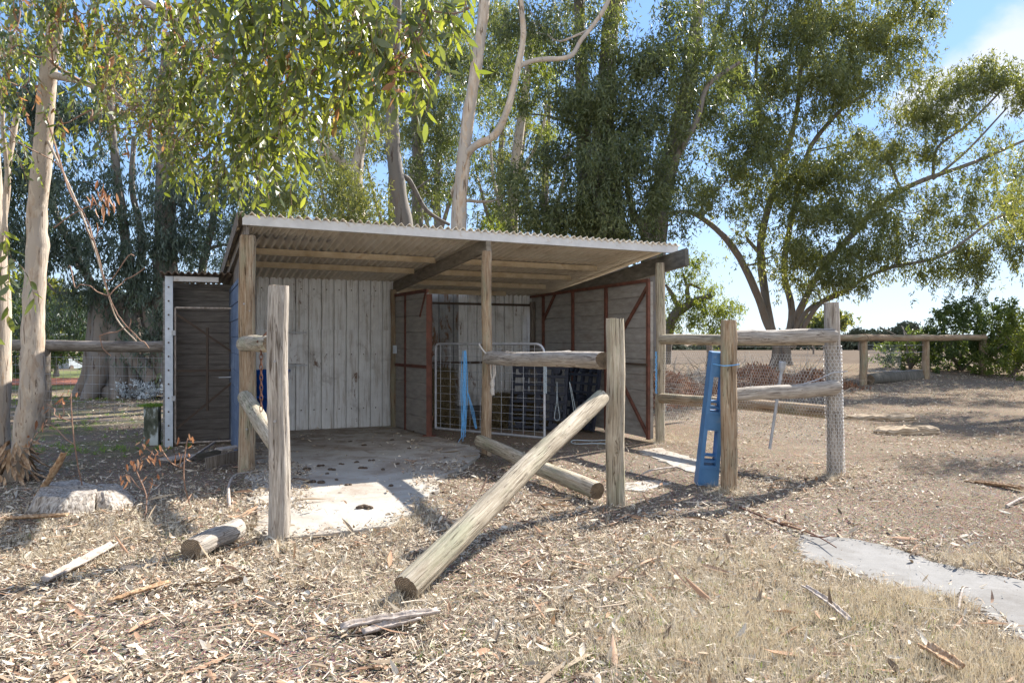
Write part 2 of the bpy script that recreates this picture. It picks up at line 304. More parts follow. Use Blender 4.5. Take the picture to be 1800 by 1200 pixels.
_ad = _nt.nodes.new('ShaderNodeMath'); _ad.operation = 'ADD'; _nt.links.new(noise(_nt, coords(_nt), 2.4, 9, .7, .4), _ad.inputs[0]); _nt.links.new(_mr.outputs['Result'], _ad.inputs[1])
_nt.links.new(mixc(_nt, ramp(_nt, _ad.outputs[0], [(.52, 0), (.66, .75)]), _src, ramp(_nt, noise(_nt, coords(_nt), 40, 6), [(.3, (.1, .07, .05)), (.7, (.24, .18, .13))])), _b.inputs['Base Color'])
MT['path'] = concrete('path_concrete', (.19, .183, .172), (.27, .262, .25), (.14, .128, .112))
def groundmat():
    m, nt, b = newmat('dirt', 1, .1)
    n = noise(nt, coords(nt), 55, 8, .7); c = ramp(nt, n, [(.3, (.1, .078, .058)), (.5, (.24, .195, .15)), (.68, (.39, .335, .27))])
    c = mixc(nt, ramp(nt, noise(nt, coords(nt), .6, 6), [(.4, 0), (.62, .7)]), c, ramp(nt, n, [(.3, (.19, .155, .12)), (.7, (.43, .375, .305))]))
    vo = nt.nodes.new('ShaderNodeTexVoronoi'); vo.inputs['Scale'].default_value = 95; nt.links.new(coords(nt), vo.inputs['Vector'])
    c = mixc(nt, .45, c, mixc(nt, 1, vo.outputs['Color'], (.55, .47, .4), 'MULTIPLY'), 'OVERLAY')
    # sparse moss and short green in the shade on the left
    tc = nt.nodes.new('ShaderNodeTexCoord'); sx = nt.nodes.new('ShaderNodeSeparateXYZ'); nt.links.new(tc.outputs['Object'], sx.inputs[0])
    mr = nt.nodes.new('ShaderNodeMapRange'); nt.links.new(sx.outputs['X'], mr.inputs['Value']); mr.inputs['From Min'].default_value = -4.5; mr.inputs['From Max'].default_value = -5.4
    mo = ramp(nt, noise(nt, coords(nt, (1, 1.6, 1)), .7, 6), [(.46, 0), (.6, .45)]); ml = nt.nodes.new('ShaderNodeMath'); ml.operation = 'MULTIPLY'; nt.links.new(mo, ml.inputs[0]); nt.links.new(mr.outputs['Result'], ml.inputs[1])
    c = mixc(nt, ml.outputs[0], c, ramp(nt, n, [(.3, (.06, .09, .025)), (.7, (.16, .2, .06))]))
    nt.links.new(c, b.inputs['Base Color']); bump(nt, b, n, .9, .025); return m
MT['ground'] = groundmat()
MT['paddock'] = noisemat('dry_paddock', [(.3, (.11, .085, .064)), (.55, (.155, .125, .097)), (.75, (.2, .165, .13))], 1.2, (1, 1, 1), rough=1, bs=.4, bd=.05, stops2=[(.3, (.11, .082, .06)), (.7, (.16, .125, .095))], scale2=.06)
MT['lawn'] = noisemat('lawn_green', [(.3, (.08, .09, .04)), (.55, (.15, .165, .075)), (.75, (.27, .26, .15))], 3, rough=1, bs=.5, bd=.04)
MT['mulch'] = noisemat('red_mulch', [(.3, (.18, .06, .035)), (.7, (.42, .17, .1))], 18, rough=1, bs=.7, bd=.04)
LIT = [(0, (.1, .075, .055)), (.12, (.2, .145, .1)), (.24, (.34, .265, .185)), (.36, (.44, .355, .25)), (.5, (.53, .445, .325)), (.68, (.63, .55, .43)), (.9, (.67, .61, .5)), (.96, (.36, .22, .14)), (1, (.4, .25, .16))]
MT['litter'] = rndmat('dry_leaf_litter', LIT, .85, .15, [(0, (.12, .08, .05)), (1, (.35, .26, .17))], .12)
MT['twigs'] = rndmat('twig_litter', [(0, (.13, .09, .065)), (.35, (.32, .24, .17)), (.7, (.54, .45, .35)), (1, (.68, .61, .5))], .9, .1)
MT['straw'] = rndmat('dry_grass', [(0, (.42, .35, .24)), (.5, (.62, .545, .405)), (1, (.76, .7, .575))], .8, .2, [(0, (.4, .3, .18)), (1, (.5, .42, .28))], .25)
MT['green_grass'] = rndmat('green_grass', [(0, (.12, .2, .03)), (1, (.26, .36, .07))], .6, .3, [(0, (.2, .34, .04)), (1, (.35, .5, .08))], .4)
MT['pebble'] = rndmat('gravel_stone', [(0, (.1, .07, .05)), (.4, (.27, .19, .135)), (.8, (.42, .33, .25)), (1, (.58, .52, .45))], .9, .2)
MT['bark_strip'] = noisemat('bark_strip', [(.3, (.18, .1, .055)), (.5, (.36, .23, .13)), (.7, (.55, .42, .28))], 6, (6, 6, 1), rough=.9, bs=.6)
MT['grey_bark'] = noisemat('grey_dead_wood', [(.3, (.2, .16, .13)), (.55, (.42, .36, .31)), (.75, (.6, .54, .48))], 6, (4, 4, 2), rough=.9, bs=.6)
MT['stump'] = noisemat('silver_split_wood', [(.36, (.08, .065, .05)), (.46, (.27, .235, .2)), (.6, (.43, .39, .34)), (.75, (.55, .5, .45))], 5, (9, 9, .8), rough=.9, bs=.8, bd=.015, stops2=[(.3, (.2, .17, .14)), (.7, (.4, .35, .3))], scale2=3)
MT['stone'] = noisemat('sandstone', [(.3, (.22, .15, .09)), (.55, (.4, .31, .21)), (.75, (.55, .46, .35))], 5, (1, 1, 3), rough=.95, bs=.7, bd=.03)
MT['dung'] = noisemat('dry_dung', [(.3, (.05, .035, .025)), (.7, (.13, .095, .07))], 30, rough=1, bs=.9, bd=.02)
def gumbark(name, cream, tan, grey, dark, sc_=1.0):
    m, nt, b = newmat(name, .8, .2)
    n = noise(nt, coords(nt, (1, 1, .35)), 7 * sc_, 8, .6, .4); c = ramp(nt, n, [(.3, tan), (.6, cream)])
    p = noise(nt, coords(nt, (1.6, 1.6, .5)), 2.3 * sc_, 7, .6, .9); c = mixc(nt, ramp(nt, p, [(.48, 0), (.505, .9)]), c, mixc(nt, .35, grey, cream))
    q = noise(nt, coords(nt, (2.2, 2.2, .5)), 2.6 * sc_, 9, .65, 1.2); c = mixc(nt, ramp(nt, q, [(.62, 0), (.645, .9)]), c, tan)
    s_ = noise(nt, coords(nt, (6, 6, .8)), 2.4 * sc_, 7, .6, .5); c = mixc(nt, ramp(nt, s_, [(.6, 0), (.64, .9)]), c, dark)
    ho = noise(nt, coords(nt, (1, 1, .8)), 9 * sc_, 2); c = mixc(nt, ramp(nt, ho, [(.74, 0), (.77, .9)]), c, dark)
    nt.links.new(c, b.inputs['Base Color']); bump(nt, b, s_, .6, .02); return m
MT['gum_near'] = gumbark('smooth_gum_bark', (.5, .42, .33), (.31, .225, .155), (.31, .265, .22), (.13, .09, .06), 2.2)
MT['gum_pale'] = gumbark('pale_gum_bark', (.5, .43, .35), (.36, .25, .16), (.3, .27, .24), (.13, .09, .06), .8)
MT['gum_grey'] = gumbark('grey_gum_bark', (.2, .175, .15), (.17, .125, .095), (.17, .16, .15), (.07, .05, .04), .8)
MT['twig_red'] = noisemat('reddish_twig', [(.3, (.16, .09, .06)), (.7, (.34, .22, .16))], 20, rough=.8)
MT['leaf_near'] = rndmat('gum_leaf_near', [(0, (.05, .07, .04)), (.35, (.085, .11, .06)), (.7, (.14, .165, .1)), (.92, (.2, .22, .11)), (.95, (.3, .14, .07)), (1, (.36, .19, .1))], .33, .55, [(0, (.17, .22, .02)), (.7, (.38, .42, .03)), (.92, (.62, .6, .06)), (.95, (.5, .22, .08)), (1, (.5, .25, .1))], .42)
MT['leaf_far'] = rndmat('gum_leaf', [(0, (.05, .068, .035)), (.5, (.095, .12, .06)), (1, (.17, .19, .09))], .4, .45, [(0, (.1, .14, .02)), (.6, (.22, .26, .035)), (1, (.42, .43, .07))], .35)
MT['leaf_olive'] = rndmat('olive_gum_leaf', [(0, (.055, .075, .032)), (.5, (.105, .132, .055)), (1, (.18, .2, .085))], .42, .45, [(0, (.14, .17, .02)), (.6, (.3, .31, .04)), (1, (.52, .48, .08))], .38)
MT['leaf_blue'] = rndmat('blue_gum_leaf', [(0, (.04, .06, .05)), (.5, (.075, .105, .085)), (1, (.13, .165, .125))], .4, .45, [(0, (.05, .09, .025)), (.6, (.09, .15, .04)), (1, (.2, .27, .07))], .28)
MT['leaf_lime'] = rndmat('bright_shrub_leaf', [(0, (.06, .09, .025)), (.5, (.12, .155, .04)), (1, (.2, .24, .06))], .5, .35, [(0, (.16, .21, .02)), (1, (.4, .43, .05))], .42)
MT['leaf_shrub'] = rndmat('shrub_leaf', [(0, (.03, .055, .02)), (.5, (.065, .1, .035)), (1, (.13, .17, .06))], .45, .4, [(0, (.08, .14, .02)), (1, (.3, .36, .05))], .35)
MT['leaf_orange'] = rndmat('dead_orange_leaf', [(0, (.16, .07, .035)), (.5, (.36, .17, .09)), (1, (.5, .33, .22))], .7, .3, [(0, (.4, .16, .07)), (1, (.5, .28, .14))], .25)
MT['leaf_silver'] = rndmat('silver_leaf', [(0, (.32, .36, .38)), (1, (.6, .65, .68))], .7, .3)
MT['distant'] = rndmat('distant_foliage', [(0, (.05, .065, .045)), (.5, (.085, .1, .065)), (1, (.13, .145, .09))], .9, .1)
def plain(name, c, rough=.6, metal=0):
    m, nt, b = newmat(name, rough, .4); b.inputs['Base Color'].default_value = (*c, 1); b.inputs['Metallic'].default_value = metal
    n = noise(nt, coords(nt), 12, 5); nt.links.new(mixc(nt, .3, c, ramp(nt, n, [(.3, .4), (.7, 1)]), 'MULTIPLY'), b.inputs['Base Color']); return m
MT['bolt'] = plain('bolt_steel', (.35, .34, .33), .5, .5)
MT['dark_metal'] = plain('dark_metal', (.1, .07, .05), .7)
MT['white_dist'] = plain('white_distant', (.7, .7, .72))
MT['shed_grey'] = plain('grey_distant', (.3, .33, .36))

# ---------------------------------------------------------------- ground and its sheets
def grid_sheet(name, xs, ys, mat, dz=0.):
    X, Yg = np.meshgrid(xs, ys); Z = gh(X, Yg) + dz
    V = np.stack([X, Yg, Z], -1).reshape(-1, 3); nx = len(xs); ny = len(ys)
    i = (np.arange(ny - 1)[:, None] * nx + np.arange(nx - 1)[None]).reshape(-1)
    mb = MB(); mb.add(V, np.stack([i, i + 1, i + nx + 1, i + nx], 1)); return mb.build(name, mat, smooth=True)
t = np.linspace(-1, 1, 461); xs = np.sign(t) * (np.abs(t) * 14 + np.abs(t) ** 9 * 900)
t = np.linspace(0, 1, 420); ys = -8 + t * 40 + t ** 8 * 1300
for _k in ('paddock', 'ground', 'lawn'): MT[_k].node_tree.nodes['Principled BSDF'].inputs['Specular IOR Level'].default_value = 0
tag(grid_sheet('ground', xs, ys, MT['ground']), kind='structure')
px_ = np.concatenate([np.linspace(2, 60, 60), np.linspace(65, 500, 60)])
tag(grid_sheet('paddock', np.concatenate([np.linspace(-40, 2, 20)[:-1], px_]), np.linspace(47, 500, 130), MT['paddock'], .10), kind='structure')
def patch(name, poly, mat, dz, thick=.0, sub=.12, edge=.0, flat=None):
    """sheet with an irregular outline: poly in x,y; laid on the ground or flat at height flat"""
    P = np.array(poly, float); n = len(P); out = []
    for i in range(n):
        a, b = P[i], P[(i + 1) % n]; m = max(1, int(np.linalg.norm(b - a) / sub))
        for k in range(m):
            q = a + (b - a) * k / m; out.append(q + rng.normal(0, edge, 2))
    out = np.array(out); mb = MB(); m = len(out)
    z = np.full(m, flat) if flat is not None else gh(out[:, 0], out[:, 1]) + dz
    V = np.column_stack([out, z]); T = mathutils.geometry.tessellate_polygon([[Vector((p[0], p[1], 0)) for p in out]])
    T = [(a, b, c) if np.cross(out[b] - out[a], out[c] - out[a]) > 0 else (a, c, b) for a, b, c in T]
    mb.add(V, T)
    if thick:
        lo = V[:m].copy(); lo[:, 2] -= thick; VV = np.concatenate([V[:m], lo])
        mb.add(VV, [(k, m + k, m + (k + 1) % m, (k + 1) % m) for k in range(m)])
    return mb.build(name, mat)
slab_poly = [(-1.86, 5.5), (-1.0, 5.95), (-.84, 6.5), (-.88, 7.0), (-.72, 7.5), (-.85, 8.0), (-.6, 8.7), (-.42, 9.6), (-.5, 10.4), (-1.3, 11.7), (-2.05, 13.1), (-4.6, 11.98), (-3.1, 8.6)]
slab = tag(patch('concrete_slab', slab_poly, MT['slab'], 0, .08, edge=.018, flat=.018), kind='structure')
up = [(1400, 938), (1440, 942), (1480, 944), (1560, 958), (1640, 985), (1700, 1000), (1800, 1018), (1900, 1030), (2100, 1050)]
lo = [(2100, 1220), (1900, 1165), (1800, 1127), (1745, 1090), (1700, 1056), (1640, 1044), (1560, 1030), (1480, 1002), (1405, 986)]
tag(patch('concrete_path', [tuple(G(*p)[:2]) for p in up + lo], MT['path'], .012, .05, edge=.02, sub=.08), kind='structure')
tag(patch('side_path', [tuple(G(*p)[:2]) for p in ((1120, 792), (1160, 786), (1245, 812), (1240, 832), (1205, 826))], MT['slab'], .01, .04, edge=.02, sub=.1), kind='structure')
tag(patch('side_path', [tuple(G(*p)[:2]) for p in ((1095, 846), (1150, 842), (1175, 850), (1130, 860), (1098, 858))], MT['slab'], .008, .04, edge=.015, sub=.1), kind='structure')
tag(patch('lawn', [(-40, 24), (-9.6, 23), (-9, 26), (-9, 60), (-60, 60)], MT['lawn'], .012, edge=.1, sub=.8), kind='structure')
tag(patch('mulch_bed', [(-22, 25), (-14, 25.2), (-13.4, 27), (-14, 29.5), (-24, 29)], MT['mulch'], .05, .05, edge=.08, sub=.4), kind='structure')

# ---------------------------------------------------------------- round timber
def log(name, p0, p1, r0, r1, mat, parent=None, n=44, irr=.02, bend=0.0, seed=0, knots=0):
    """round timber with its grain along local Z, from p0 to p1"""
    p0 = np.array(p0, float); p1 = np.array(p1, float); L = np.linalg.norm(p1 - p0); m = max(8, int(L / .07))
    rg = np.random.default_rng(seed + 1); t = np.linspace(0, 1, m); r = r0 + (r1 - r0) * t
    ph = rg.uniform(0, 6.28, 6); off = np.column_stack([bend * np.sin(t * 3.14) + .006 * np.sin(t * 9 + ph[0]), .006 * np.sin(t * 7 + ph[1]) - .5 * bend * np.sin(t * 3.14)])
    th = np.arange(n) * 2 * np.pi / n
    rr = r[:, None] * (1 + irr * np.sin(2 * th[None] + ph[2] + t[:, None] * 2) + irr * .8 * np.sin(3 * th[None] + ph[3] - t[:, None] * 3) + rg.normal(0, irr * .25, (m, n)))
    for _ in range(knots):
        tk = rg.uniform(.1, .9); ak = rg.uniform(0, 6.28); da = np.abs((th - ak + 3.14) % 6.28 - 3.14)
        rr += .012 * np.exp(-((t[:, None] - tk) * L / .05) ** 2 - (da[None] / .35) ** 2)
    for _ in range(4):
        ak = rg.uniform(0, 6.28); t0_ = rg.uniform(-.2, .7); t1_ = t0_ + rg.uniform(.25, .7); wob_ = ak + .12 * np.sin(t * L * 3 + ak) ; da = np.abs((th[None] - wob_[:, None] + 3.14159) % 6.28318 - 3.14159)
        rr -= rg.uniform(.006, .014) * np.exp(-(da / (6.3 / n * .6)) ** 2) * (sstep(t0_, t0_ + .06, t) * sstep(t1_, t1_ - .08, t))[:, None]
    rr[0] *= .96; rr[-1] *= .95
    zz = t[:, None] * L + np.zeros((1, n)); zz[0] += rg.normal(0, .003, n); zz[-1] += rg.normal(0, .004, n)
    V = np.stack([rr * np.cos(th) + off[:, :1], rr * np.sin(th) + off[:, 1:], zz], -1).reshape(-1, 3)
    i = np.arange(m - 1)[:, None] * n; j = np.arange(n)[None]; k = (j + 1) % n
    mb = MB(); mb.add(V, np.stack([i + j, i + k, i + n + k, i + n + j], -1).reshape(-1, 4), 0)
    for (o, z, fl) in ((0, 0, 1), ((m - 1) * n, L, 0)):
        Vc = np.vstack([V[o:o + n], (off[0 if fl else -1][0], off[0 if fl else -1][1], z + (.004 if not fl else -.004))])
        mb.add(Vc, [(b, a, n) if fl else (a, b, n) for a, b in zip(range(n), [(q + 1) % n for q in range(n)])], 1)
    o = mb.build(name, [mat, MT['end']], None)
    me = o.data; sm = np.zeros(len(me.polygons), bool); mi = np.zeros(len(me.polygons), np.int32); me.polygons.foreach_get('material_index', mi); sm[:] = mi == 0; me.polygons.foreach_set('use_smooth', sm)
    q = Vector(p1 - p0).normalized().to_track_quat('Z', 'Y'); o.rotation_mode = 'QUATERNION'; o.rotation_quaternion = q
    if parent is not None: o.parent = parent; o.location = Vector(p0) - Vector(parent['_b'])
    else: o.location = p0
    return o
def bolt(parent, p, d=(0, -1, 0), r=.012):
    mb = MB(); p = np.array(p); d = np.array(d, float); mb.tube([p, p + d * .012], r, 6); return mb.build('bolt', MT['bolt'], parent)

# ---------------------------------------------------------------- the horse shed
UD = np.array((.898, .44)); ND = np.array((-.44, .898)); FLP = np.array((-3.06, 8.55))
def uu(p): return (np.array(p[:2]) - FLP) @ ND
def zr(p): return 2.925 - .106 * uu(p)
shed = thing('horse_shed', 'open fronted two bay horse shed with tan corrugated roof and weathered white back wall', 'shed', (-.5, 10, 0))
log('post', (-3.06, 8.55, -.1), (-3.06, 8.55, 2.72), .096, .088, MT['log_brown'], shed, seed=1, irr=.035, knots=6)
log('post', (-.335, 9.87, -.1), (-.335, 9.87, 2.70), .07, .066, MT['log_brown'], shed, seed=2, irr=.03, knots=4)
log('post', (2.235, 11.14, -.1), (2.235, 11.14, 2.68), .072, .066, MT['log'], shed, seed=3)
log('post', (-2.06, 12.9, -.1), (-2.06, 12.9, 2.4), .06, .06, MT['log_brown'], shed, seed=4)
log('post', (.42, 15.15, -.1), (.42, 15.15, 2.3), .06, .06, MT['old_timber'], shed, seed=5)
bolt(shed, (-3.06, 8.45, 1.93)); bolt(shed, (-3.03, 8.45, .5)); bolt(shed, (-3.0, 8.46, 1.85), r=.008)
# corrugated sheets
def corr(mb, A, B, C, D, zf, pitch, amp, thick=.006, seg=6, rows=10, mi=0, ph=0):
    """A,B front left/right, D,C back left/right; ribs run front to back"""
    A, B, C, D = [np.array(p, float) for p in (A, B, C, D)]; L = np.linalg.norm(B - A); nw = int(round(L / pitch)); n = nw * seg + 1
    s = np.linspace(0, 1, n); r = np.linspace(0, 1, rows)
    P = (A[None, None] * (1 - s)[None, :, None] + B[None, None] * s[None, :, None]) * (1 - r)[:, None, None] + (D[None, None] * (1 - s)[None, :, None] + C[None, None] * s[None, :, None]) * r[:, None, None]
    z = np.array([[zf(P[i, j]) for j in (0, n - 1)] for i in range(rows)]); Z = z[:, :1] * (1 - s) + z[:, 1:] * s + amp * (1 + np.sin(s * nw * 2 * np.pi + ph))[None]
    V = np.concatenate([P, Z[..., None]], -1); Vt = V.copy(); Vt[..., 2] += thick; m = rows * n
    VV = np.concatenate([V.reshape(-1, 3), Vt.reshape(-1, 3)]); i = (np.arange(rows - 1)[:, None] * n + np.arange(n - 1)[None]).reshape(-1)
    lo = np.stack([i, i + n, i + n + 1, i + 1], 1); hi = np.stack([i, i + 1, i + n + 1, i + n], 1) + m
    j = np.arange(n - 1); f1 = np.stack([j, j + 1, j + 1 + m, j + m], 1); jb = j + (rows - 1) * n; f2 = np.stack([jb + 1, jb, jb + m, jb + 1 + m], 1)
    k = np.arange(rows - 1) * n; g1 = np.stack([k + n, k, k + m, k + n + m], 1); k2 = k + n - 1; g2 = np.stack([k2, k2 + n, k2 + n + m, k2 + m], 1)
    mb.add(VV, np.concatenate([lo, hi, f1, f2, g1, g2]), mi)
RFL = np.array((-3.11, 8.45)); RFR = RFL + UD * 6.30; RBL = np.array((-4.76, 12.15)); RBR = np.array((.62, 15.8))
mb = MB(); corr(mb, RFL, RFR, RBR, RBL, zr, .105, .027, rows=12)
mb.build('roof', MT['roof'], shed, smooth=True)
mb = MB(); s0 = .14   # a second sheet lapped under at the front left
corr(mb, RFL + UD * .12 + ND * .03, RFL + UD * 1.28 + ND * .03, RFL + UD * 1.22 + ND * 1.0, RFL + UD * .0 + ND * .98, lambda p: zr(p) - .014, .105, .027, rows=4, ph=-.9)
mb.build('roof_lap_sheet', MT['roof'], shed, smooth=True)
def P3(s, u, z): q = FLP + UD * s + ND * u; return (q[0], q[1], z)
# fascia (a white channel: web and two lips)
mb = MB()
for (s_a, s_b) in ((-.12, 6.12),):
    a = RFL + UD * .03 + ND * .02; b = RFR - UD * .02 + ND * .02
    mb.beam((*a, zr(a) - .036), (*b, zr(b) - .036), .006, .11)
    for dz in (-.09, .018): mb.beam((*(a + ND * .03), zr(a) + dz), (*(b + ND * .03), zr(b) + dz), .05, .005)
mb.build('fascia', MT['fascia'], shed)
# purlins between the beams
for u in (.95 + .55, 2.36, 3.28):
    for (sa, sb) in ((.1, 2.92), (3.08, 5.72)):
        for q in (0,):
            k = .05 * u; a = FLP + UD * (sa - k) + ND * u; b = FLP + UD * (sb - k * (1 if sa < 1 else 0)) + ND * u
            if u > 3.2 and sa < 1: continue
            mb = MB(); mb.beam((*a, zr(a) - .045), (*b, zr(b) - .045), .05, .085); mb.beam((*(a - ND * .03), zr(a) - .088), (*(b - ND * .03), zr(b) - .088), .05, .006); mb.build('purlin', MT['purlin'], shed)
for u in (4.15,):
    a = FLP + UD * 2.6 + ND * u; b = FLP + UD * 5.3 + ND * u; mb = MB(); mb.beam((*a, zr(a) - .045), (*b, zr(b) - .045), .05, .085); mb.build('purlin', MT['purlin'], shed)
# beams
def beam(p0, p1, top0, top1, w, h, mat, name='beam'):
    mb = MB(); mb.beam((*p0, top0 - h / 2), (*p1, top1 - h / 2), w, h); return mb.build(name, mat, shed)
beam((-.31, 9.84), (-2.07, 13.05), 2.87, 2.54, .07, .17, MT['beam'])
beam((2.56, 10.82), (.5, 15.5), 2.86, 2.40, .07, .25, MT['dark_beam'])
beam((-3.06, 8.52), (-4.66, 12.0), 2.90, 2.53, .06, .17, MT['old_timber'])
mb = MB(); a = np.array((-3.14, 8.46)); b = np.array((-4.78, 12.1)); mb.beam((*a, 2.90), (*b, 2.53), .012, .17); mb.build('barge_board', MT['old_timber'], shed)
# vertical ribbed sheet walls
def ribsheet(mb, p0, p1, z0, zt0, zt1, pitch=.21, rib=.018, mi=0, nrm=(.44, -.898), flat=.003):
    p0 = np.array(p0, float); p1 = np.array(p1, float); L = np.linalg.norm(p1 - p0); d = (p1 - p0) / L; nn = np.array(nrm)
    pr = []; s = 0
    while s < L - .02:
        e = min(s + pitch, L)
        for (q, o) in ((0, 0), (.003, -.03), (.019, -.03), (.022, rib), (.034, rib), (.042, 0), (.08, 0), (.085, flat), (.10, flat), (.105, 0), (.15, 0), (.155, flat), (.17, flat), (.175, 0)):
            if s + q < e: pr.append((s + q, o))
        s = e
    pr.append((L, 0)); pr = np.array(pr); P = p0 + d * pr[:, :1] + nn * pr[:, 1:]; tt = pr[:, 0] / L; zt = zt0 + (zt1 - zt0) * tt
    n = len(P); lo = np.column_stack([P, np.full(n, z0)]); hi = np.column_stack([P, zt]); V = np.concatenate([lo, hi, lo - np.array([*nn, 0]) * .006, hi - np.array([*nn, 0]) * .006])
    i = np.arange(n - 1); mb.add(V, np.concatenate([np.stack([i, i + 1, i + n + 1, i + n], 1), np.stack([i + 1, i, i + n, i + n + 1], 1) + 2 * n, np.stack([i + n, i + n + 1, i + 3 * n + 1, i + 3 * n], 1), np.array([[0, n, 3 * n, 2 * n]]), np.array([[n - 1, 3 * n - 1, 4 * n - 1, 2 * n - 1]])]), mi)
w0 = np.array((-4.6, 11.95)); w1 = np.array((-2.1, 13.05)); wd = unit(w1 - w0)
mb = MB(); ribsheet(mb, w0, w1, .0, 1.72, 1.72); mb.build('back_wall', MT['rib'], shed)
mb = MB(); ribsheet(mb, w0 + np.array((.44, -.9)) * .022, w1 + np.array((.44, -.9)) * .022, 1.70, 2.56, 2.56); mb.build('back_wall_upper_sheet', MT['rib'], shed)
for k in range(12):
    for z in (2.38, 1.28, .35):
        q = w0 + wd * (.11 + k * .21); mb = MB(); mb.tube([(q[0] + .005, q[1] - .02, z), (q[0] + .008, q[1] - .035, z)], .011, 6); mb.build('screw', MT['dark_metal'], shed)
# patch panel with its ledge
q = W(521, 613, 12.2); mb = MB(); Rz = np.array(Matrix.Rotation(math.atan2(wd[1], wd[0]), 3, 'Z'))
mb.box(q, (.27, .012, .48), Rz); mb.build('patch_panel', MT['rib'], shed)
mb = MB(); mb.box(q + np.array((0, -.02, .27)), (.34, .035, .02), Rz); mb.build('ledge', MT['galv'], shed)
mb = MB(); mb.box(q + np.array((0, -.02, -.27)), (.36, .04, .02), Rz); mb.build('ledge', MT['galv'], shed)
mb = MB(); q = W(694, 614, 12.8); mb.box(q, (.06, .05, .14), Rz); mb.box(q + np.array((0, -.03, 0)), (.035, .02, .05), Rz); mb.build('switch_box', MT['white_paint'], shed)
# boarded walls (horizontal boards with shadow gaps)
def boards(mb, p0, p1, z0, z1, bh=.2, t=.02, nrm=None, lap=.013):
    p0 = np.array(p0, float); p1 = np.array(p1, float); d = unit(p1 - p0); nn = np.array((d[1], -d[0])) if nrm is None else np.array(nrm)
    pr = []; z = z0
    while z < z1 - .01:
        e = min(z + bh, z1); pr += [(z, 0), (z + .005, lap), (e - .012, lap * .75), (e, 0)]; z = e
    pr = np.array(pr); n = len(pr)
    a = np.column_stack([p0 + nn * pr[:, 1:], pr[:, 0]]); b = np.column_stack([p1 + nn * pr[:, 1:], pr[:, 0]])
    a2 = np.column_stack([p0 - nn * (t + pr[:, 1:]), pr[:, 0]]); b2 = np.column_stack([p1 - nn * (t + pr[:, 1:]), pr[:, 0]])
    V = np.concatenate([a, b, a2, b2]); i = np.arange(n - 1)
    mb.add(V, np.concatenate([np.stack([i, i + n, i + n + 1, i + 1], 1), np.stack([i + 1, i + n + 1, i + n, i], 1) + 2 * n, np.stack([i, i + 1, i + 2 * n + 1, i + 2 * n], 1), np.stack([i + 1, i, i + 2 * n, i + 2 * n + 1], 1) + n, [[n - 1, 2 * n - 1, 4 * n - 1, 3 * n - 1]]]))
# left wall, painted blue outside
mb = MB(); boards(mb, (-4.58, 11.9), (-3.14, 8.62), .02, 2.3, .22, .03); mb.build('left_wall', MT['blue_wall'], shed)
mb = MB(); mb.beam((-3.13, 8.68, 2.5), (-4.55, 11.9, 2.40), .02, .38); mb.build('gable_board', MT['old_timber'], shed)
# divider
d0 = np.array((-1.30, 11.62)); d1 = np.array((-2.06, 12.98)); dd = unit(d1 - d0); dn = np.array((dd[1], -dd[0]))
mb = MB(); boards(mb, d0 + dd * .04, d1, .03, 2.28, .27, .02, dn); mb.build('divider_wall', MT['board'], shed)
mb = MB()
def fr(mb, base, dr, s, z0, z1, w=.05, off=.03): q = base + dr * s + dn_ * off; mb.box((q[0], q[1], (z0 + z1) / 2), (w, .04, z1 - z0), np.array(Matrix.Rotation(math.atan2(dr[1], dr[0]), 3, 'Z')))
dn_ = -dn if (-dn) @ np.array((0, -1)) > 0 else dn
dn_ = np.array((-.87, -.49)) if dn_ @ np.array((-.87, -.49)) > 0 else dn_
for s in (.95,): fr(mb, d0, dd, s, .02, 2.3)
a = d0 + dn_ * .03; b = d1 + dn_ * .03
for z in (1.1, 2.3): mb.beam((*a, z), (*b, z), .04, .05)
mb.beam((*(d0 + dd * .05 + dn_ * .03), 2.28), (*(d0 + dd * .3 + dn_ * .03), 1.9), .03, .04)
mb.build('divider_frame', MT['red_steel'], shed)
mb = MB(); mb.box((d0[0], d0[1], 1.12), (.085, .085, 2.24)); mb.box((d0[0], d0[1], .02), (.2, .14, .02)); mb.build('gate_post', MT['red_steel'], shed)
# right wall and its red frame
r0 = np.array((2.10, 11.16)); r1 = np.array((.42, 15.3)); rd = unit(r1 - r0); rn = np.array((-rd[1], rd[0])); rn = rn if rn[0] < 0 else -rn
mb = MB(); boards(mb, r0, r1, .03, 2.40, .24, .025, -rn * -1); mb.build('right_wall', MT['board'], shed)
mb = MB(); RL = np.linalg.norm(r1 - r0)
def rfr(s, z0, z1, w=.05): q = r0 + rd * s + rn * .035; mb.box((q[0], q[1], (z0 + z1) / 2), (w, .04, z1 - z0), np.array(Matrix.Rotation(math.atan2(rd[1], rd[0]), 3, 'Z')))
for s in (.03, 1.32, 2.55, 3.85): rfr(s, .02, 2.42, .06)
def rb(s0_, z0, s1_, z1, w=.045): a = r0 + rd * s0_ + rn * .04; b = r0 + rd * s1_ + rn * .04; mb.beam((*a, z0), (*b, z1), .035, w)
rb(0, 2.42, RL, 2.42, .05)
rb(.05, 2.32, .85, 1.6); rb(.05, .1, .95, 1.0); rb(3.85, 1.9, 3.3, 2.4)
mb.build('right_wall_frame', MT['red_steel'], shed)
mb = MB(); rb(0.02, 1.15, 1.3, 1.15, .03); mb.build('wall_rail', MT['dark_metal'], shed)
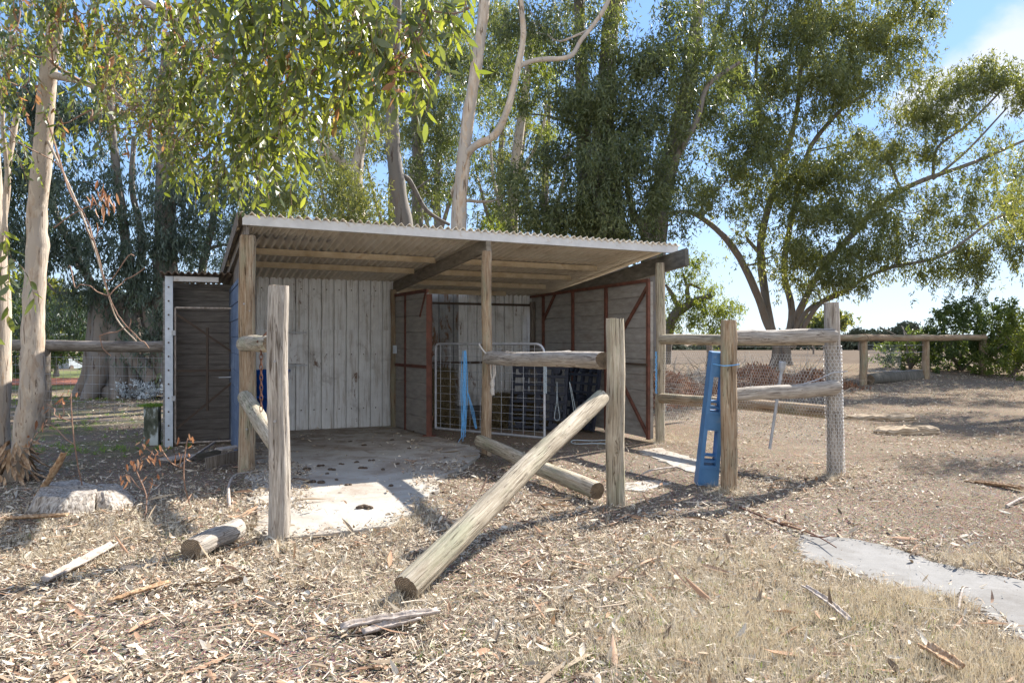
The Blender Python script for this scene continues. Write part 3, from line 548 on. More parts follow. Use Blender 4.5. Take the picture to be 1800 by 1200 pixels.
# back wall of the right bay
b0 = np.array((-2.0, 14.32)); b1 = np.array((.46, 15.42)); bd_ = unit(b1 - b0)
mb = MB(); ribsheet(mb, b0, b0 + bd_ * 1.02, .25, 2.53, 2.5, .3); mb.build('back_wall_rusted_sheet', MT['rib_rust'], shed)
mb = MB(); ribsheet(mb, b0 + bd_ * 1.0 + np.array((.44, -.9)) * .01, b1, .22, 2.51, 2.46, .2); mb.build('back_wall_white_sheet', MT['rib'], shed)
mb = MB(); boards(mb, b0 - (.0, -.05), b1 - (.0, -.05), .0, .4, .2, .03); mb.build('kick_board', MT['dark_board'], shed)
mb = MB(); fo = np.array((.44, -.9)) * .05
for z in (2.25, 1.08): mb.beam((*(b0 + fo), z), (*(b1 + fo), z), .04, .045)
mb.build('back_rail', MT['dark_metal'], shed)

# ---------------------------------------------------------------- lean-to cupboard on the left
lean = thing('lean_to', 'narrow dark lean-to store with mesh door and white channel post beside the blue wall', 'lean-to', (-4.5, 10.6, 0))
la = np.array((-4.81, 10.44)); lb = np.array((-4.08, 10.72)); ld = unit(lb - la); ln = np.array((-ld[1], ld[0]))
LRz = np.array(Matrix.Rotation(math.atan2(ld[1], ld[0]), 3, 'Z'))
q = la - ld * .03; mb = MB(); mb.box((q[0], q[1], 1.21), (.1, .012, 2.42), LRz)
for sgn in (-1, 1): e = q + ld * .048 * sgn + ln * .022; mb.box((e[0], e[1], 1.21), (.006, .05, 2.42), LRz)
mb.build('channel_post', MT['white_paint'], lean)
for k in range(12): z = .12 + k * .195; mb = MB(); mb.tube([(q[0], q[1] - .0095, z), (q[0], q[1] - .013, z)], .013, 8); mb.build('bolt_hole', MT['dark_metal'], lean)
mb = MB(); corr(mb, la - ld * .14 - ln * .1, lb + ld * .12 - ln * .1, lb + ln * 1.3 + ld * .0, la + ln * 1.3 - ld * .14, lambda p: 2.44 - .04 * ((p - la) @ ln) + .02 * ((p - la) @ ld), .09, .018, rows=4); mb.build('roof', MT['lean_roof'], lean, smooth=True)
mb = MB(); a = la + ld * .03 - ln * .02; b = la + ld * .62 - ln * .02; mb.beam((*a, 2.385), (*b, 2.385), .03, .07); mb.build('head_board', MT['fascia'], lean)
bk0 = la + ln * .5; bk1 = lb + ln * .5
mb = MB(); boards(mb, bk0 - ld * .1, bk1 + ld * .1, .03, 2.36, .16, .02, -ln); mb.build('back_wall', MT['dark_board'], lean)
mb = MB(); boards(mb, la - ld * .08 + ln * .05, la - ld * .08 + ln * .5, .03, 2.36, .16, .02); mb.build('side_wall', MT['dark_board'], lean)
door = MB(); z0, z1 = .06, 1.98
da = la + ld * .05 + ln * .03; db = lb + ld * .02 + ln * .03
for z in (z0, z1): door.tube([(*da, z), (*db, z)], .014, 6)
for p in (da, db): door.tube([(*p, z0), (*p, z1)], .014, 6)
dr = door.build('door', MT['grey_bark'], lean)
mb = MB()
DL = np.linalg.norm(db - da)
for k in range(1, 48): p = da + ld * DL * k / 48; mb.tube([(*p, z0), (*p, z1)], .0011, 3, False)
for k in range(1, 100): z = z0 + (z1 - z0) * k / 100; mb.tube([(*da, z), (*db, z)], .0011, 3, False)
mb.build('door_mesh', MT['dark_metal'], lean)
mb = MB(); a = da + ln * .02; b = db + ln * .02; mb.beam((*a, 1.9), (*b, 1.35), .02, .03); mb.beam((*a, .25), (*b, .9), .02, .03); mb.beam((*(a + ld * .42), .5), (*(a + ld * .42), 1.7), .02, .03, up=(1, 0, 0)); mb.beam((*a, 1.08), (*b, 1.08), .02, .03); mb.build('door_brace', MT['dark_metal'], lean)
mb = MB(); a = db - ld * .18 - ln * .03; mb.tube([(*a, .98), (*(a + ld * .2), .985)], .01, 6); mb.build('door_bolt', MT['galv'], lean)
for z in (1.62, .7): mb = MB(); mb.box((la[0] + .04, la[1] - .015, z), (.05, .03, .07), LRz); mb.build('hinge', MT['galv'], lean)

# ---------------------------------------------------------------- fences
fa = thing('rail_fence', 'pale round post with two short grey rails in front of the shed corner post', 'fence', (-1.78, 5.65, 0))
log('post', (-1.78, 5.65, -.15), (-1.785, 5.65, 1.925), .083, .076, MT['log_grey'], fa, seed=11, irr=.03, knots=3)
log('rail', (-3.03, 8.36, 1.475), (-2.19, 6.72, 1.485), .085, .08, MT['log'], fa, seed=12)
log('rail', (-3.02, 8.38, .86), (-1.97, 6.25, .60), .085, .08, MT['log'], fa, seed=13)
for z in (1.35, .9): bolt(fa, (-1.785, 5.57, z), r=.011)
ch = MB(); top = np.array(W(467, 587, 6.95)); cx = W(459, 600, 6.93)
pts = [top + (cx - top) * k / 4 for k in range(5)] + [np.array((cx[0], cx[1], cx[2] - .048 * k)) for k in range(1, 14)]
chain = None
for k, p in enumerate(pts):
    a = np.array((0, 0, 1.)) if k > 4 else unit(np.array(cx - top)); s_ = np.array((1., 0, 0)) if k % 2 else np.array((0, 1., 0)); th = np.linspace(0, 2 * np.pi, 13)
    ch.tube([p + a * .034 * math.cos(x) + s_ * .013 * math.sin(x) for x in th], .0045, 6, False)
for k in range(3):
    th = np.linspace(0, 2 * np.pi, 13); c = cx + vnoise(1, .012)[0]; ax = unit(vnoise(1, 1)[0]); bx_ = unit(np.cross(ax, (1, .3, 0)))
    ch.tube([c + ax * .03 * math.cos(x) + bx_ * .014 * math.sin(x) for x in th], .0045, 6, False)
tag(ch.build('chain', MT['rust'], smooth=True), 'rusty iron chain hanging from the cut upper rail end beside the pale post', 'chain')
fb = thing('rail_fence', 'round post with one level grey rail running back to the middle shed post', 'fence', (.955, 6.84, 0))
log('post', (.955, 6.84, -.15), (.955, 6.84, 1.71), .084, .086, MT['log'], fb, seed=14, irr=.03, knots=3)
log('rail', (-.30, 9.68, 1.285), (.86, 6.95, 1.325), .088, .085, MT['log_grey'], fb, seed=15, irr=.05, knots=4)
tag(log('fallen_rail', (-.42, 9.72, .19), (.80, 6.98, .085), .08, .082, MT['log'], seed=16, knots=2, irr=.03), 'fallen round rail lying behind the leaning log, its cut end at the post foot', 'rail')
tag(log('leaning_log', (-.615, 4.30, .07), (.80, 6.66, 1.0), .085, .075, MT['log'], seed=17, knots=6, irr=.025, bend=.012), 'long pale log leaning from the leafy ground up against the round post', 'log')
tag(log('short_log', (-2.20, 5.08, .075), (-2.09, 5.62, .08), .08, .078, MT['log_grey'], seed=18, irr=.04, knots=2), 'short sawn log lying on dry leaves left of the pale post', 'log')
fc = thing('rail_fence', 'three sided rail fence with chicken wire right of the shed', 'fence', (3, 8.5, 0))
log('post', (2.215, 7.52, -.15), (2.205, 7.55, 1.715), .084, .076, MT['log_brown'], fc, seed=19, irr=.04, knots=2)
log('post', (3.615, 8.25, -.15), (3.555, 8.23, 1.93), .083, .078, MT['log_grey'], fc, seed=20, irr=.03)
log('rail', (2.24, 11.05, 1.525), (3.62, 8.35, 1.525), .075, .075, MT['log'], fc, seed=21)
log('rail', (2.24, 11.05, .66), (3.64, 8.42, .70), .078, .078, MT['log_brown'], fc, seed=22, knots=2)
log('rail', (2.27, 7.62, 1.545), (3.55, 8.16, 1.565), .066, .074, MT['log_grey'], fc, seed=23, irr=.05, knots=5)
log('rail', (2.27, 7.64, .945), (3.58, 8.18, .99), .07, .085, MT['log_grey'], fc, seed=24, irr=.05, knots=3)
def hexwire(mb, o, a, b, nu, nv, s, r=.0011, bulge=.01):
    """chicken wire: o corner, a along (unit), b up (unit)"""
    o, a, b = [np.array(v, float) for v in (o, a, b)]; n_ = np.cross(a, b); h = s * .5; w = s * .866
    def pt(x, y): return o + a * x + b * y + n_ * (bulge * (math.sin(x * 5 + y * 3) + math.sin(y * 9 - x * 2)))
    for j in range(nv):
        for i in range(nu):
            x = (i + .5 * (j % 2)) * w; y = j * (s * .75)
            for (x0, y0, x1, y1) in ((x, y, x, y + h), (x, y + h, x + w / 2, y + h * 1.5), (x, y + h, x - w / 2, y + h * 1.5)): mb.tube([pt(x0, y0), pt(x1, y1)], r, 3, False)
pa = np.array((2.3, 11.0, .3)); pb = np.array((3.6, 8.45, .3)); ad = unit(pb - pa); Lf = np.linalg.norm(pb - pa)
mb = MB(); hexwire(mb, pa + np.array((-.05, -.08, 0)), ad, (0, 0, 1), int(Lf / .0433), 28, .05, .0013, .008); mb.build('chicken_wire', MT['wire'], fc)
mb = MB()   # wire wrapped round the end post
for j in range(38):
    for i in range(14):
        th = (i + .5 * (j % 2)) * 2 * np.pi / 14; z = .03 + j * .0375; c = lambda t_, z_: (3.612 - .028 * z_ + .096 * math.cos(t_), 8.245 + .096 * math.sin(t_), z_); dt = math.pi / 14
        for (t0, z0_, t1, z1_) in ((th, z, th, z + .025), (th, z + .025, th + dt, z + .0375), (th, z + .025, th - dt, z + .0375)): mb.tube([c(t0, z0_), c(t1, z1_)], .0017, 3, False)
mb.build('chicken_wire', MT['wire'], fc)
mb = MB()
for z in (1.43,): mb.tube([(2.3, 10.95, z + .01), (2.9, 9.7, z), (3.6, 8.4, z + .01)], .0022, 4)
a = np.array((3.2, 8.6, .93)); mb.tube([(3.1, 8.05, 1.02), (3.35, 8.12, 1.08), (3.53, 8.13, 1.16), (3.70, 8.16, 1.17)], .006, 5)
mb.build('tie_wire', MT['galv'], fc)
mb = MB(); mb.tube([(2.06, 7.60, 1.27), (2.13, 7.44, 1.255), (2.21, 7.43, 1.26), (2.30, 7.48, 1.27)], .005, 5); tag(mb.build('twine_tie', MT['blue_twine']), 'thin blue twine tying the blue plastic block to the gate post', 'twine')
# steel stake hooked on the wire
mb = MB(); s0_ = W(1374, 650, 8.75); s1_ = W(1353, 789, 8.75); st = thing('steel_stake', 'grey steel stake with a square cap hanging against the chicken wire', 'stake', s1_)
mb.tube([s1_, s0_], .018, 8); mb.build('shaft', MT['galv'], st)
mb = MB(); dv = unit(s0_ - s1_); mb.tube([s0_ - dv * .02, s0_ + dv * .02, s0_ + dv * .085, s0_ + dv * .1], [.022, .038, .046, .04], 8); mb.build('cap', MT['galv'], st)
# far right fence
fd = thing('rail_fence', 'far single rail fence with sagging wire netting in front of the green shrubs', 'fence', (12, 22, .2))
fdp = [(1463, 8.6), (1518, 21.9), (1627, 23.2), (1727, 24.4)]
W3 = []
for (px, Y) in fdp[1:]:
    x = (px - 900) / F * Y; g = float(gh(x, Y)); tp = H - (588 - 600) / F * Y; W3.append((x, Y, g, tp)); log('post', (x, Y, g - .2), (x, Y, tp + .02), .115, .11, MT['log_brown'], fd, seed=int(px), n=12)
for i in range(2): a, b = W3[i], W3[i + 1]; log('rail', (a[0], a[1] - .12, a[3] - .1), (b[0], b[1] - .12, b[3] - .1), .1, .1, MT['log_brown'], fd, seed=30 + i, n=12)
x, Y, g, tp = W3[0]; log('rail', (x - 3.6, Y - .9, tp - .12), (x, Y - .12, tp - .1), .1, .1, MT['log_brown'], fd, seed=34, n=12)
mb = MB(); A = np.array(W3[0][:2]); B = np.array(W3[1][:2])
for z in (1.2, .98, .42):
    mb.tube([(*A, z + .2), (*(A * .5 + B * .5), z + .17), (*B, z + .2)], .007, 4)
hexwire(mb, (A[0], A[1], .45), unit(np.array((*(B - A), 0))), (0, 0, 1), 22, 13, .09, .0028, .02)
mb.build('wire_netting', MT['galv'], fd)
tag(log('grey_post', W(1247, 672, 14.5), W(1247, 602, 14.5), .06, .06, MT['old_timber'], seed=41, n=10), 'plain dark post standing behind the side fence and the leaf heap', 'post')
fe = thing('rail_fence', 'low single rail fence behind the gum trunk ending at the lean-to', 'fence', (-8.3, 13, 0))
log('rail', (-9.2, 13.5, 1.43), (-5.2, 11.9, 1.41), .1, .095, MT['old_timber'], fe, seed=42, n=14)
log('post', (-8.25, 13.05, -.1), (-8.25, 13.05, 1.4), .11, .1, MT['old_timber'], fe, seed=43, n=14)
mb = MB()
for k in range(8): z = .18 + k * .15; mb.tube([(-9.2, 13.35, z), (-5.2, 11.8, z)], .002, 4)
for k in range(26): x = -9.2 + k * .16; y = 13.35 - k * .062; mb.tube([(x, y, .18), (x, y, 1.25)], .0016, 4)
mb.build('wire_netting', MT['galv'], fe)
bp = W(268, 783, 10.66); bo = thing('stub_post', 'short square stub post with flaking white paint and green moss on top', 'post', (bp[0], bp[1], 0))
mb = MB(); mb.box((bp[0], bp[1], .28), (.19, .17, .58), np.array(Matrix.Rotation(.2, 3, 'Z'))); mb.build('block', noisemat('flaking_white_paint', [(.4, (.06, .07, .05)), (.5, (.13, .14, .11)), (.58, (.45, .5, .5))], 8, (1, 1, .5), bs=.6), bo)
mb = MB(); n = 900; P = np.column_stack([bp[0] + rng.normal(0, .07, n), bp[1] + rng.normal(0, .06, n), np.full(n, .565)]); diamonds(mb, P, np.array((0, 0, 1.)) + vnoise(n, .6), vnoise(n, 1), rng.uniform(.02, .06, n), np.full(n, .012), rng.random(n)); mb.build('moss', MT['green_grass'], bo, rndattr=True)

# ---------------------------------------------------------------- gate
ga = np.array((-1.2, 11.48)); gb = np.array((.45, 10.28)); gd = unit(gb - ga); gt = thing('gate', 'galvanised steel gate with wire mesh hung on the red post', 'gate', (ga[0], ga[1], 0))
gz0, gz1 = .16, 1.465; L = np.linalg.norm(gb - ga)
def gp(s, z): q = ga + gd * s; return (q[0], q[1], z)
pts = [gp(.02, gz0), gp(.02, gz1 - .05), gp(.05, gz1 - .01), gp(.1, gz1)] + [gp(L - .14 + .14 * math.sin(t), gz1 - .14 + .14 * math.cos(t)) for t in np.linspace(0, 1.57, 7)] + [gp(L, gz1 - .5), gp(L, .02)]
mb = MB(); mb.tube(pts, .018, 10); mb.tube([gp(.02, gz0), gp(L, gz0)], .018, 10); mb.build('frame', MT['galv'], gt, smooth=True)
mb = MB(); sx_ = 0.12; xs_ = [.12 + k * .195 for k in range(10)]; zs_ = list(np.linspace(gz0 + .08, gz1 - .07, 11))
for s in xs_:
    if s < L - .05: mb.tube([gp(s, gz0), gp(s + .004, .8), gp(s, gz1)], .0032, 5)
for z in zs_: mb.tube([gp(.02, z), gp(L * .5, z - .006), gp(L, z)], .0032, 5)
mb.build('mesh', MT['galv'], gt)
for z in (1.3, .3): mb = MB(); mb.tube([gp(-.07, z), gp(.03, z)], .014, 8); mb.tube([gp(-.05, z - .04), gp(-.05, z + .05)], .012, 8); mb.build('hinge', MT['rust'], gt)
# twine bundle on the gate
mb = MB(); bx0 = W(817, 616, 10.98)
for k in range(16):
    o = rng.normal(0, .02); L_ = rng.uniform(1.05, 1.35); p = [bx0 + np.array((o * .6, -.03, 0)), bx0 + np.array((o, -.05, -.15)), bx0 + np.array((o * 1.4 + rng.normal(0, .01), -.05, -.6)), bx0 + np.array((o * 1.2 + rng.normal(0, .015), -.05, -L_))]
    mb.tube(p, .004, 5)
for k in range(3): mb.tube([bx0 + np.array((.03, -.05, -.55)), bx0 + np.array((.1 + .02 * k, -.05, -.9)), bx0 + np.array((.16 + .01 * k, -.05, -1.15))], .004, 5)
mb.tube([bx0 + np.array((-.03, -.06, -1.25)), bx0 + np.array((-.1, -.08, -1.36)), bx0 + np.array((-.17, -.1, -1.4))], .004, 5)
tag(mb.build('twine_bundle', MT['blue_twine']), 'bundle of bright blue baling twine draped over the gate mesh', 'twine')
mb = MB(); th = np.linspace(1.45, .75, 22)
for ph in (0, 2.1, 4.2): mb.tube([(gb[0] + .022 * math.cos(i * 1.3 + ph) + .01, gb[1] - .022 + .01 * math.sin(i * 1.3 + ph), z) for i, z in enumerate(np.linspace(1.36, .78, 40))], .006, 5)
tag(mb.build('twine_wrap', MT['grey_rope']), 'pale blue twine wound down the free end of the gate', 'twine')
mb = MB()
for ph in (0, 2.5): mb.tube([(2.16 + .012 * math.cos(i * 1.1 + ph), 11.08, z) for i, z in enumerate(np.linspace(1.35, .72, 34))], .006, 5)
tag(mb.build('twine_wrap', MT['blue_twine']), 'blue twine wound between the red wall frame and the right shed post', 'twine')
# rope on the middle post
mb = MB(); th = np.linspace(0, 2 * np.pi, 24); c = np.array((-.335, 9.83, 1.33))
mb.tube([c + np.array((.10 * math.cos(t) * 1., .17 * math.sin(t) - .04, .11 * math.cos(t + .2) * -1 + .03)) for t in th], .011, 6, False)
for dx in (.05, .09, .11):
    mb.tube([c + np.array((dx, -.16, -.08)), c + np.array((dx + .01, -.17, -.25)), c + np.array((.08, -.17, -.36))], .010, 6)
mb.tube([c + np.array((.08, -.17, -.33)), c + np.array((.08, -.17, -.38)), c + np.array((.08, -.17, -.43))], [.02, .034, .02], 8)
mb.tube([c + np.array((.08, -.17, -.42)), c + np.array((.078, -.17, -.47)), c + np.array((.085, -.17, -.53))], [.018, .03, .022], 8)
mb.tube([c + np.array((.02, -.15, -.1)), c + np.array((.07, -.17, -.1)), c + np.array((.12, -.14, -.08))], [.02, .035, .02], 8)
tag(mb.build('rope', MT['pale_rope'], smooth=True), 'frayed cream rope knotted round the middle shed post and rail', 'rope')
# things inside
def bale(name, c, d, rz, label, loose=0):
    mb = MB(); Rm = np.array(Matrix.Rotation(rz, 3, 'Z')); nx, ny, nz = [max(3, int(v / .06)) for v in d]
    n = 9000; f = rng.integers(0, 3, n); P = rng.uniform(-.5, .5, (n, 3)); sg = np.where(rng.random(n) < .5, -.5, .5); P[np.arange(n), f] = sg; P = P * np.array(d) * (1 + rng.normal(0, .02, (n, 1)))
    P[:, 2] *= 1; mb.box((c[0], c[1], c[2]), np.array(d) * .97, Rm)
    D = vnoise(n, 1) * np.array((1, 1, .4)); strips(mb, P @ Rm.T + np.array(c), D, rng.uniform(.04, .14, n), np.full(n, .006), rng.random(n), .05, mi=1)
    if loose:
        n = 5000; P = np.column_stack([c[0] + rng.normal(0, .28, n), c[1] - .2 + rng.normal(0, .2, n), np.abs(rng.normal(0, .08, n))]); strips(mb, P, vnoise(n, 1) * (1, 1, .5), rng.uniform(.05, .16, n), np.full(n, .006), rng.random(n), .05, mi=1)
    o = mb.build(name, [MT['hay'], MT['straw_hay']], origin=(c[0], c[1], 0), rndattr=True); return tag(o, label, 'hay')
MT['straw_hay'] = rndmat('hay_stalk', [(0, (.1, .075, .035)), (.5, (.2, .155, .08)), (1, (.34, .28, .17))], .9, .1)
bale('hay_bale', (-1.28, 13.35, .5), (.4, .5, .95), .3, 'loose upright hay bale leaning on the rusted wall behind the gate', 1)
bale('hay_bale', (.02, 13.3, .3), (.85, .5, .5), .2, 'squat dark hay bale on the floor behind the right end of the gate', 1)
def plastic_frame(c, w, h, rz, tilt, label):
    th_ = thing('plastic_frame', label, 'plastic pallet', (c[0], c[1], 0), 'black plastic frames stacked against the right wall')
    Rm = np.array(Matrix.Rotation(rz, 3, 'Z') @ Matrix.Rotation(tilt, 3, 'X')); c = np.array(c)
    mb = MB()
    for k in range(5): mb.box(c + Rm @ np.array((-w / 2 + w * k / 4, 0, h / 2)), (.06, .05, h), Rm)
    mb.build('upright', MT['black_plastic'], th_)
    mb = MB()
    for k in range(8): mb.box(c + Rm @ np.array((0, -.04, .04 + (h - .08) * k / 7)), (w, .025, .045), Rm)
    mb.build('slats', MT['black_plastic'], th_)
    for i in range(3):
        for j in range(3): mb = MB(); mb.tube([c + Rm @ np.array((-w / 2 + w * (i + .5) / 3, -.06, h * (.06 + .43 * j))), c + Rm @ np.array((-w / 2 + w * (i + .5) / 3, .08, h * (.06 + .43 * j)))], .06, 10); mb.build('foot', MT['black_plastic'], th_)
plastic_frame((.42, 12.55, .0), .95, 1.1, R(-18), R(-12), 'black slatted plastic pallet standing behind the gate beside the low hay bale')
plastic_frame((1.12, 12.75, .0), .95, 1.12, R(-62), R(-8), 'black slatted plastic pallet leaning on the boarded wall behind the looped ropes')
mb = MB(); q = W(979, 671, 11.9)
th = np.linspace(0, 2 * np.pi, 30)
def loop(mb, top, h, w):
    pts = []
    for t in np.linspace(0, 1, 30): s = t * 2 - 1; z = -h * (1 - s * s * 1.0) ** .7 if abs(s) < 1 else 0; wd_ = w * math.sin(math.pi * s) * (-z / h) ** 2; pts.append(top + np.array((wd_, -.02, z)))
    mb.tube(pts, .0055, 6, False)
loop(mb, q, .62, .055); tag(mb.build('rope_loop', MT['grey_rope']), 'left hanging loop of thin pale rope against the black plastic pallets', 'rope', None)
mb = MB(); q = W(1001, 671, 11.9); mb.tube([q, q + np.array((.03, 0, -.1)), q + np.array((.09, 0, -.4)), q + np.array((.13, 0, -.62)), q + np.array((.1, 0, -.66)), q + np.array((.06, 0, -.4)), q + np.array((.01, 0, -.08)), q], .0055, 6, False); tag(mb.build('rope_loop', MT['grey_rope']), 'right hanging pale rope slanting down behind the upper end of the leaning log', 'rope')
mb = MB(); c = np.array((1.2, 10.9, .02)); mb.tube([c + np.array((.33 * math.cos(t), .22 * math.sin(t), .01 * math.sin(3 * t))) for t in np.linspace(0, 5.4, 26)], .007, 6); tag(mb.build('rope_coil', MT['grey_rope']), 'thin pale rope coiled loosely on the dirt inside the right bay', 'rope')
q = W(478, 690, 11.6); fbn = thing('feed_bin', 'deep blue plastic feed bin hung inside behind the corner post', 'feed bin', (q[0], q[1], q[2] - .4))
mb = MB(); ring = [(-.4, .16, .12), (-.36, .19, .14), (.3, .24, .2), (.34, .26, .22), (.36, .26, .22), (.36, .235, .195), (.3, .22, .18), (-.3, .17, .12)]
V = []; n = 20
for (z, a, b) in ring:
    for k in range(n):
        t = k * 2 * math.pi / n; ex = .5; cx_ = abs(math.cos(t)) ** ex * (1 if math.cos(t) > 0 else -1); sy = abs(math.sin(t)) ** ex * (1 if math.sin(t) > 0 else -1); V.append((q[0] + a * cx_, q[1] + b * sy, q[2] + z))
mb.add(V, [(i * n + k, i * n + (k + 1) % n, (i + 1) * n + (k + 1) % n, (i + 1) * n + k) for i in range(len(ring) - 1) for k in range(n)])
mb.add(V[:n] + [(q[0], q[1], q[2] - .4)], [((k + 1) % n, k, n) for k in range(n)]); mb.add(V[-n:] + [(q[0], q[1], q[2] - .3)], [(k, (k + 1) % n, n) for k in range(n)])
mb.build('tub', MT['blue_feed'], fbn, smooth=True)
mb = MB(); mb.box(q + np.array((0, -.23, -.05)), (.5, .02, .03)); mb.build('rib', MT['blue_feed'], fbn)

# ---------------------------------------------------------------- blue jump block
jb = W(1249, 848, 7.9); jb = np.array((2.04, 7.78, .0)); jt = np.array((2.14, 7.66, 1.39))
blk = thing('jump_block', 'tall blue moulded plastic jump block with square openings leaning beside the gate post', 'jump block', jb)
ax = unit(jt - jb); sx = unit(np.cross((0, 1, 0), ax)); sy = np.cross(ax, sx); Rm = np.array([sx, sy, ax]).T; Lb = np.linalg.norm(jt - jb)
def jw(t): return .215 - .05 * t      # width tapers upward
mb = MB()
def seg(t0, t1, inset=0, depth=.16):
    z0, z1 = t0 * Lb, t1 * Lb; V = []
    for z, t in ((z0, t0), (z1, t1)):
        w = jw(t) / 2 - inset
        for (x, y) in ((-w, -depth / 2), (w, -depth / 2), (w, depth / 2), (-w, depth / 2)): V.append(jb + Rm @ np.array((x, y, z)))
    mb.add(V, [(0, 1, 5, 4), (1, 2, 6, 5), (2, 3, 7, 6), (3, 0, 4, 7), (3, 2, 1, 0), (4, 5, 6, 7)])
def side(t0, t1, sgn, th=.04, depth=.16):
    V = []
    for t in (t0, t1):
        w = jw(t) / 2; z = t * Lb
        xs2 = (-w, -w + th) if sgn < 0 else (w - th, w)
        for (x, y) in ((xs2[0], -depth / 2), (xs2[1], -depth / 2), (xs2[1], depth / 2), (xs2[0], depth / 2)): V.append(jb + Rm @ np.array((x, y, z)))
    mb.add(V, [(0, 1, 5, 4), (1, 2, 6, 5), (2, 3, 7, 6), (3, 0, 4, 7), (3, 2, 1, 0), (4, 5, 6, 7)])
seg(0, .155); seg(.42, .56); seg(.82, 1.0)
for (a, b) in ((.155, .42), (.56, .82)):
    side(a, b, -1); side(a, b, 1)
    for k in range(2): z = (a + .012 + k * .04) * Lb; mb.box(jb + Rm @ np.array((0, .01 + .025 * k, z + .02)), (jw(a) - .08, .1 - .03 * k, .022), Rm)
mb.build('body', MT['blue_plastic'], blk)
for (a, b) in ((.02, .135), (.435, .545), (.84, .985)):
    zc = (a + b) / 2 * Lb; w = jw((a + b) / 2); mb = MB()
    for (dx, dz, sw, sh) in ((0, (b - a) / 2 * Lb, w - .03, .008), (0, -(b - a) / 2 * Lb, w - .03, .008), (-w / 2 + .018, 0, .008, (b - a) * Lb), (w / 2 - .018, 0, .008, (b - a) * Lb)):
        mb.box(jb + Rm @ np.array((dx, -.081, zc + dz)), (sw, .008, sh), Rm)
    mb.build('moulded_rim', MT['blue_plastic'], blk)

# ---------------------------------------------------------------- trees
def smooth_path(pts, k=4):
    P = np.array(pts, float); out = []
    for i in range(len(P) - 1):
        p0 = P[max(i - 1, 0)]; p1 = P[i]; p2 = P[i + 1]; p3 = P[min(i + 2, len(P) - 1)]
        for t in np.arange(k) / k: out.append(.5 * ((2 * p1) + (-p0 + p2) * t + (2 * p0 - 5 * p1 + 4 * p2 - p3) * t * t + (-p0 + 3 * p1 - 3 * p2 + p3) * t ** 3))
    out.append(P[-1]); return np.array(out)
def limb_tube(mb, pts4, n=10, wob=.03):
    """pts4: x,y,z,r"""
    P = smooth_path(pts4, 5); L = len(P); r = np.maximum(P[:, 3], .006)
    w = r[:, None] * wob * np.random.default_rng(L).normal(0, 1, (L, 3)); X = P[:, :3] + w; X[0] = P[0, :3]
    mb.tube(X, r * (1 + .04 * np.sin(np.arange(L) * 1.3)), n, True, jit=.02); return np.column_stack([X, r])
def LP(pts):
    """limb given as px, py, depth, radius in px"""
    return [(*W(a, b, Y), r * Y / F) for (a, b, Y, r) in pts]
def grow(mb, limbs, target, r_end=.008, rg=None, bend=.12, n=5, rmax=.06):
    A = np.concatenate(limbs); d = np.linalg.norm((A[:, :3] - target) * (1, 1, 1.0), axis=1) + .6 * np.maximum(A[:, 2] - target[2] + .2, 0); i = int(np.argmin(d))
    a = A[i, :3]; v = target - a; L = np.linalg.norm(v)
    if L < .05: return
    m1 = a + v * .35 + rg.normal(0, bend * L, 3) + (0, 0, -.06 * L); m2 = a + v * .7 + rg.normal(0, bend * .7 * L, 3) + (0, 0, .05 * L)
    r0 = min(A[i, 3] * .6, rmax, .012 + .02 * L)
    X = smooth_path(np.array([(*a, r0), (*m1, r0 * .8), (*m2, r0 * .55), (*target, r_end)]), 3)
    mb.tube(X[:, :3], np.maximum(X[:, 3], .005), n, False); limbs.append(X)
def hang_leaves(P, L, Wd, rg, drop=1.0, spread=.55):
    n = len(P); D = rg.normal(0, spread, (n, 3)) + (0, 0, -drop); N = rg.normal(0, 1, (n, 3))
    return D, N, L * rg.uniform(.7, 1.3, n), Wd * rg.uniform(.7, 1.3, n)
